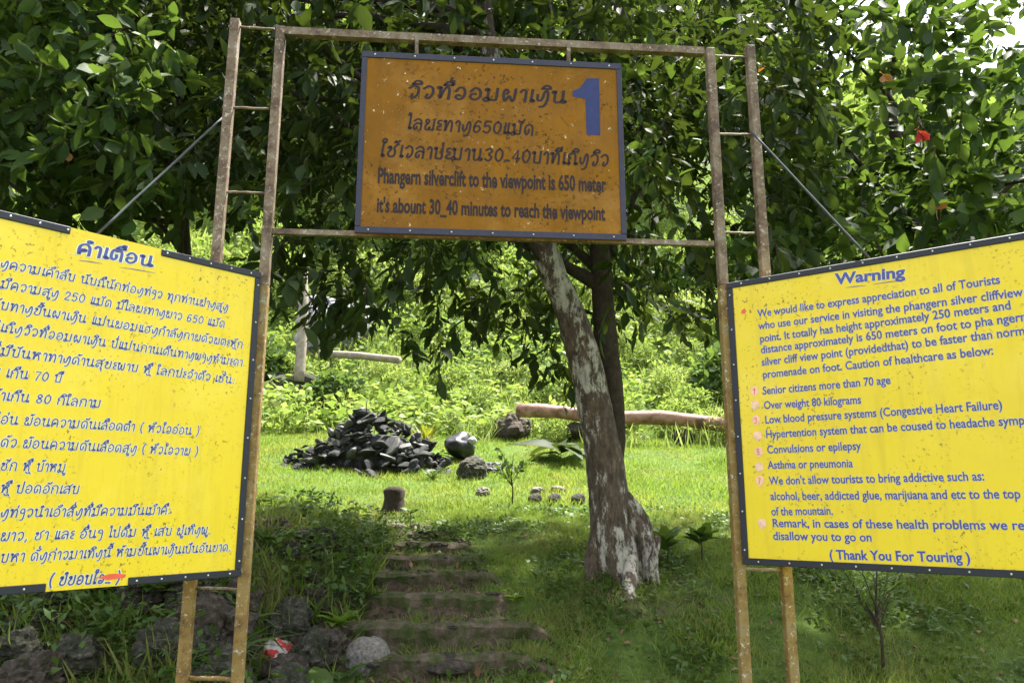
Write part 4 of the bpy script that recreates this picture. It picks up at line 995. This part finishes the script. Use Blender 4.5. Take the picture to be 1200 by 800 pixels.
pl = thing('pale_pole', 'pale wooden pole lying across the hillside below the grey outcrop', 'pole', tuple(a)); mb = MB(); mb.tube([a, (a+b_)/2+np.array([0, 0, .03]), b_], .09, seg=10); build_child(mb, 'wood', M['pole'], pl, pl, smooth=True)
a = at(352, 420, 19); b_ = at(355, 300, 19.5)
pl = thing('dead_trunk', 'pale bare dead trunk standing on the hillside left of the outcrop', 'dead trunk', tuple(a)); bark_tube('wood', spline([a-np.array([0, 0, .6]), (a+b_)/2+np.array([.05, 0, 0]), b_], 5), np.linspace(.14, .1, 11), M['pole'], pl, pl, seg=12)

# ---------------------------------------------------------------- bushes and far trees
def bush_meshes(seed, n, rx, rz, L, mat, tm=T_SMALL):
    rg = np.random.default_rng(seed)
    v = rg.normal(0, 1, (n, 3)); v /= np.linalg.norm(v, axis=1, keepdims=True); r = rg.uniform(.35, 1, n)**.5
    lob = .72+.6*(fbm(v[:, 0]*1.8+seed, v[:, 1]*1.8, v[:, 2]*1.8, seed, 3)-.1)
    P = v*(r*lob)[:, None]*np.array([rx, rx, rz])+np.array([0, 0, rz*.75]); P[:, 2] = np.abs(P[:, 2])
    D = v*.6+rg.normal(0, .6, v.shape)+np.array([0, 0, .1])
    return leaf_mesh('foliage', P, D, rg.uniform(*L, n), tm, mat, flat=.6)
def stems_mesh(seed, n, rx, rz, r=.02, mat=None):
    rg = random.Random(seed); mb = MB()
    for k in range(n):
        a = rg.uniform(0, 6.3); e = Vector((math.cos(a)*rx*.7, math.sin(a)*rx*.7, rz*1.2)); mb.tube([(0, 0, -.1), tuple(e*.45+Vector((0, 0, .1*rz))), tuple(e)], [r, r*.7, r*.3], seg=5)
    return mb.mesh('stems', mat or M['bark_dark'])
M['leaf_hill_deep'] = leafmat('leaf_hill_deep', [(.05, .11, .02), (.08, .15, .03), (.07, .12, .04), (.1, .16, .03)], .4, .55, .3)
BM_ = ['leaf_hill', 'leaf_hill_pale', 'leaf_hill_deep', 'leaf_hill_pale', 'leaf_hill']
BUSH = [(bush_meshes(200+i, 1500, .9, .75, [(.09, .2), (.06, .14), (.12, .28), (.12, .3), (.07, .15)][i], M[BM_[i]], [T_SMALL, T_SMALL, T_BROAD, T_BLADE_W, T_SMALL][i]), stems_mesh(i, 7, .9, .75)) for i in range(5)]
BN = ['mid green fine-leaved', 'pale yellow-green', 'deep green large-leaved', 'pale grassy', 'dense small-leaved']
def bush(kind, p, s, label, grp, rz=0, name='bush', cat='bush'):
    root = thing(name, label, cat, p, grp, rz); root.scale = (s, s, s)
    link('foliage', kind[0], root, kind='stuff'); link('stems', kind[1], root); return root
rr = random.Random(12)
for k in range(110):
    px = rr.uniform(-150, 1350); d = rr.uniform(16.5, 34) if not 300 < px < 640 else rr.uniform(24, 40); x = (px-600)/F*d; p = (x, d, float(terrain(x, d))-.1)
    bush(BUSH[k % 5], p, rr.uniform(.9, 1.9), BN[k % 5]+' bush on the hillside '+('low near the lawn' if d < 22 else 'halfway up' if d < 28 else 'high up')+(', behind the Lao board' if px < 300 else ', left of the trunk' if px < 690 else ', right of the trunk' if px < 860 else ', behind the English board'), 'hillside bushes', rr.uniform(0, 6))
for k in range(26):
    px = rr.uniform(310, 860); d = rr.uniform(16.8, 23); x = (px-600)/F*d; s_ = rr.uniform(.35, .8)
    bush(BUSH[(k*2) % 5], (x, d, float(terrain(x, d))-.1), s_, ('small ' if s_ < .55 else 'rounded ')+BN[(k*2) % 5]+' shrub at the top edge of the lawn, '+('left part' if px < 480 else 'middle part' if px < 660 else 'right part'), 'shrubs at the lawn edge', rr.uniform(0, 6), 'shrub', 'shrub')
for (px, py, s, l) in ((345, 455, .7, 'small bush by the grey boulder at the left'), (560, 485, .55, 'low grassy bush left of the log end'), (470, 470, .6, 'light bush right behind the slate heap'), (800, 510, .6, 'low bush behind the log near the right gate post'), (735, 505, .45, 'low bush under the log right of the trunk'), (525, 470, .8, 'pale rounded bush above the black sack'), (838, 520, .5, 'shadowed bush under the log by the right post'), (650, 520, .35, 'dark low bush under the log left of the trunk'), (900, 520, .8, 'bush right of the gate under the log')):
    p = hit(px, py); bush(BUSH[int(px) % 5], tuple(p), s, l, None, px)
# far trees on the slope
FT = [(bush_meshes(300+i, 5200, 2.3, 2.2, (.22, .5), M['leaf_hill']), ) for i in range(3)]
tm_ = MB(); tm_.tube([(0, 0, -1.0), (0, 0, 1.2), (.2, .1, 3.2)], [.16, .13, .06], seg=8); TM = tm_.mesh('trunk', M['bark_dark'])
for k in range(46):
    px = -250+1700*(k+rr.random()*.8)/46; d = rr.choice([36, 42, 50, 58])+rr.uniform(-2, 3); x = (px-600)/F*d; p = (x, d, float(terrain(x, d)))
    s = rr.uniform(1.2, 2.2); root = thing('hillside_tree', 'green tree on the far hillside, '+('nearer row' if d < 46 else 'farther row')+(', far left' if px < 200 else ', left of the big orange sign' if px < 420 else ', behind the orange sign' if px < 740 else ', right of the orange sign' if px < 1000 else ', far right'), 'tree', p, 'hillside trees', rr.uniform(0, 6)); root.scale = (s, s, s)
    o = link('foliage', FT[k % 3][0], root, kind='stuff'); o.location = (0, 0, 1.4); link('trunk', TM, root)

# ---------------------------------------------------------------- single plants
def rosette(name, label, px, py, n, L, mat, droop=.6, tm=T_BIG, up=1.0, W=1, cat='plant', group=None, leafname='leaf', stem=0, Y=None):
    p = hit(px, py); root = thing(name, label, cat, tuple(p), group); rg = np.random.default_rng(abs(int(px*7+py)))
    for k in range(n):
        a = 2*math.pi*k/n+rg.uniform(-.3, .3); el = rg.uniform(.3, 1.0)*up; D = np.array([[math.cos(a), math.sin(a), el]])
        zz = stem*rg.uniform(.5, 1) if stem else 0
        T = tm[0].copy(); T[:, 2] -= droop*T[:, 1]**2*.6
        me = leaf_mesh(leafname, np.array([[0, 0, zz]]), D, L*rg.uniform(.7, 1.1), (T, tm[1]), mat, W=W, flat=1.5); link(leafname, me, root)
    if stem:
        mb = MB(); mb.tube([(0, 0, -.03), (.01, 0, stem*.5), (0, .01, stem)], [.008, .006, .004], seg=6); link('stem', mb.mesh('stem', M['bark_dark']), root)
    return root
T_LONG = (T_BLADE[0]*np.array([1.2, 1, 1]), T_BLADE[1])
rosette('fern_tuft', 'spiky grass-like fern between the two left gate posts', 262, 775, 26, .42, M['leaf_weed'], .9, T_LONG, 1.3)
rosette('fern_tuft', 'spiky fern growing out of the bank right of the left posts', 312, 635, 22, .34, M['leaf_weed'], .8, T_LONG, 1.1)
rosette('fern_tuft', 'spiky fern low on the bank above the red painted stone', 312, 745, 22, .3, M['leaf_weed'], .8, T_LONG, 1.1)
rosette('leafy_plant', 'bright green leafy plant left of the steps above the pale stone', 396, 752, 12, .16, M['leaf_lime'], .4, T_BROAD, 1.0, stem=.14)
rosette('leafy_plant', 'small fresh green plant right of the rounded pale stone', 452, 785, 8, .10, M['leaf_lime'], .4, T_BROAD, 1.0, stem=.06)
rosette('leafy_plant', 'green plant in the bank under the Lao board', 175, 720, 12, .2, M['leaf_weed'], .4, T_BROAD, .8, stem=.2)
rosette('leafy_plant', 'light green leaves beside the second left post, on the bank', 355, 700, 9, .1, M['leaf_lime'], .3, T_BROAD, .8, stem=.08)
rosette('leafy_plant', 'light green weed in the middle of the mossy step', 602, 715, 8, .1, M['leaf_lime'], .3, T_BROAD, .9, stem=.1)
rosette('leafy_plant', 'bright broad-leaved plant growing over the slate heap', 385, 500, 7, .42, M['leaf_lime'], .5, T_BROAD, .35, stem=.35)
rosette('leafy_plant', 'lime plant with broad leaves right of the slate heap', 512, 540, 9, .28, M['leaf_lime'], .4, T_BROAD, .4, stem=.15)
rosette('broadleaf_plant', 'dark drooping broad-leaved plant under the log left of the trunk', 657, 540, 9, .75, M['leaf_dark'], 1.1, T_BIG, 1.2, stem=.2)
rosette('yellow_shrub', 'yellow-leaved shrub right behind the slate heap', 497, 540, 60, .42, M['leaf_yellow'], .2, T_LONG, 3.5, stem=.3, cat='shrub')
rosette('orange_shrub', 'orange-leaved shrub at the left behind the slate heap', 368, 478, 44, .34, M['leaf_orange'], .2, T_LONG, 2.8, stem=.25, cat='shrub')
rosette('spiky_shrub', 'low spiky green shrub at the right foot of the slate heap', 506, 562, 50, .24, M['leaf_weed'], .2, T_LONG, 2.0, cat='shrub')
rosette('leafy_plant', 'yellow-green weed right of the trunk roots', 782, 660, 16, .2, M['leaf_weed'], .4, T_BIG, 1.6, stem=.2)
rosette('leafy_plant', 'green weed below the dark bush right of the trunk', 822, 655, 16, .2, M['leaf_weed'], .4, T_BROAD, 1.4, stem=.2)
# saplings
def sapling(label, px, py, h, nb, Lf, mat, tm, seed, per=8, spread=.35):
    p = hit(px, py); root = thing('sapling', label, 'sapling', tuple(p)); rg = random.Random(seed)
    mb = MB(); mb.tube([(0, 0, -.03), (.01, 0, h*.3), (-.01, .01, h*.55), (.02, 0, h)], [.011, .009, .007, .003], seg=6); link('stem', mb.mesh('stem', M['bark_dark']), root)
    P = []; D = []
    for k in range(nb):
        z = h*rg.uniform(.4, .75); a = rg.uniform(0, 6.3); e = Vector((math.cos(a)*spread*h, math.sin(a)*spread*h, h*rg.uniform(.35, .6)))
        mb = MB(); s0 = Vector((0, 0, z*.8)); mb.tube([tuple(s0), tuple(s0+e*.5), tuple(s0+e)], [.006, .004, .0015], seg=4); link('branch', mb.mesh('branch', M['bark_dark']), root)
        for j in range(per):
            q = s0+e*(.35+.65*j/per); P.append(tuple(q)); D.append((e.x+rg.gauss(0, .2), e.y+rg.gauss(0, .2), e.z*.8+rg.gauss(0, .15)))
    D = np.array(D); D /= np.linalg.norm(D, axis=1, keepdims=True)
    D += RNG.normal(0, .4, D.shape)
    link('foliage', leaf_mesh('foliage', np.array(P), D, Lf, tm, mat), root, kind='stuff'); return root
sapling('thin sapling with needle-like leaves in the grass under the English board', 1035, 785, .62, 12, .09, M['leaf_weed'], T_LONG, 3, 14, .33)
sapling('thin young sapling at the edge of shade above the steps', 600, 592, .62, 8, .1, M['leaf_mid'], T_BROAD, 4, 5, .3)
rr = random.Random(31)
for k in range(44):
    x = rr.uniform(-3.9, -.9); y = rr.uniform(4.2, 7.5); q = to_px(np.array([x, y, float(terrain(x, y))+.1]))
    root = rosette('bank_plant', ('small ' if y > 5.6 else 'shaded ')+('leafy' if k % 2 else 'spiky')+' plant among the bank stones, '+('under the Lao board' if q[0] < 280 else 'left of the steps')+(', near' if y < 5 else ', midway up' if y < 6.3 else ', far up'), q[0], q[1], 9, rr.uniform(.12, .28)*(1 if y < 6 else .5), M['leaf_weed'] if k % 3 else M['leaf_mid'], .4, T_BROAD if k % 2 else T_LONG, .9, stem=.12, group='plants on the stony bank')
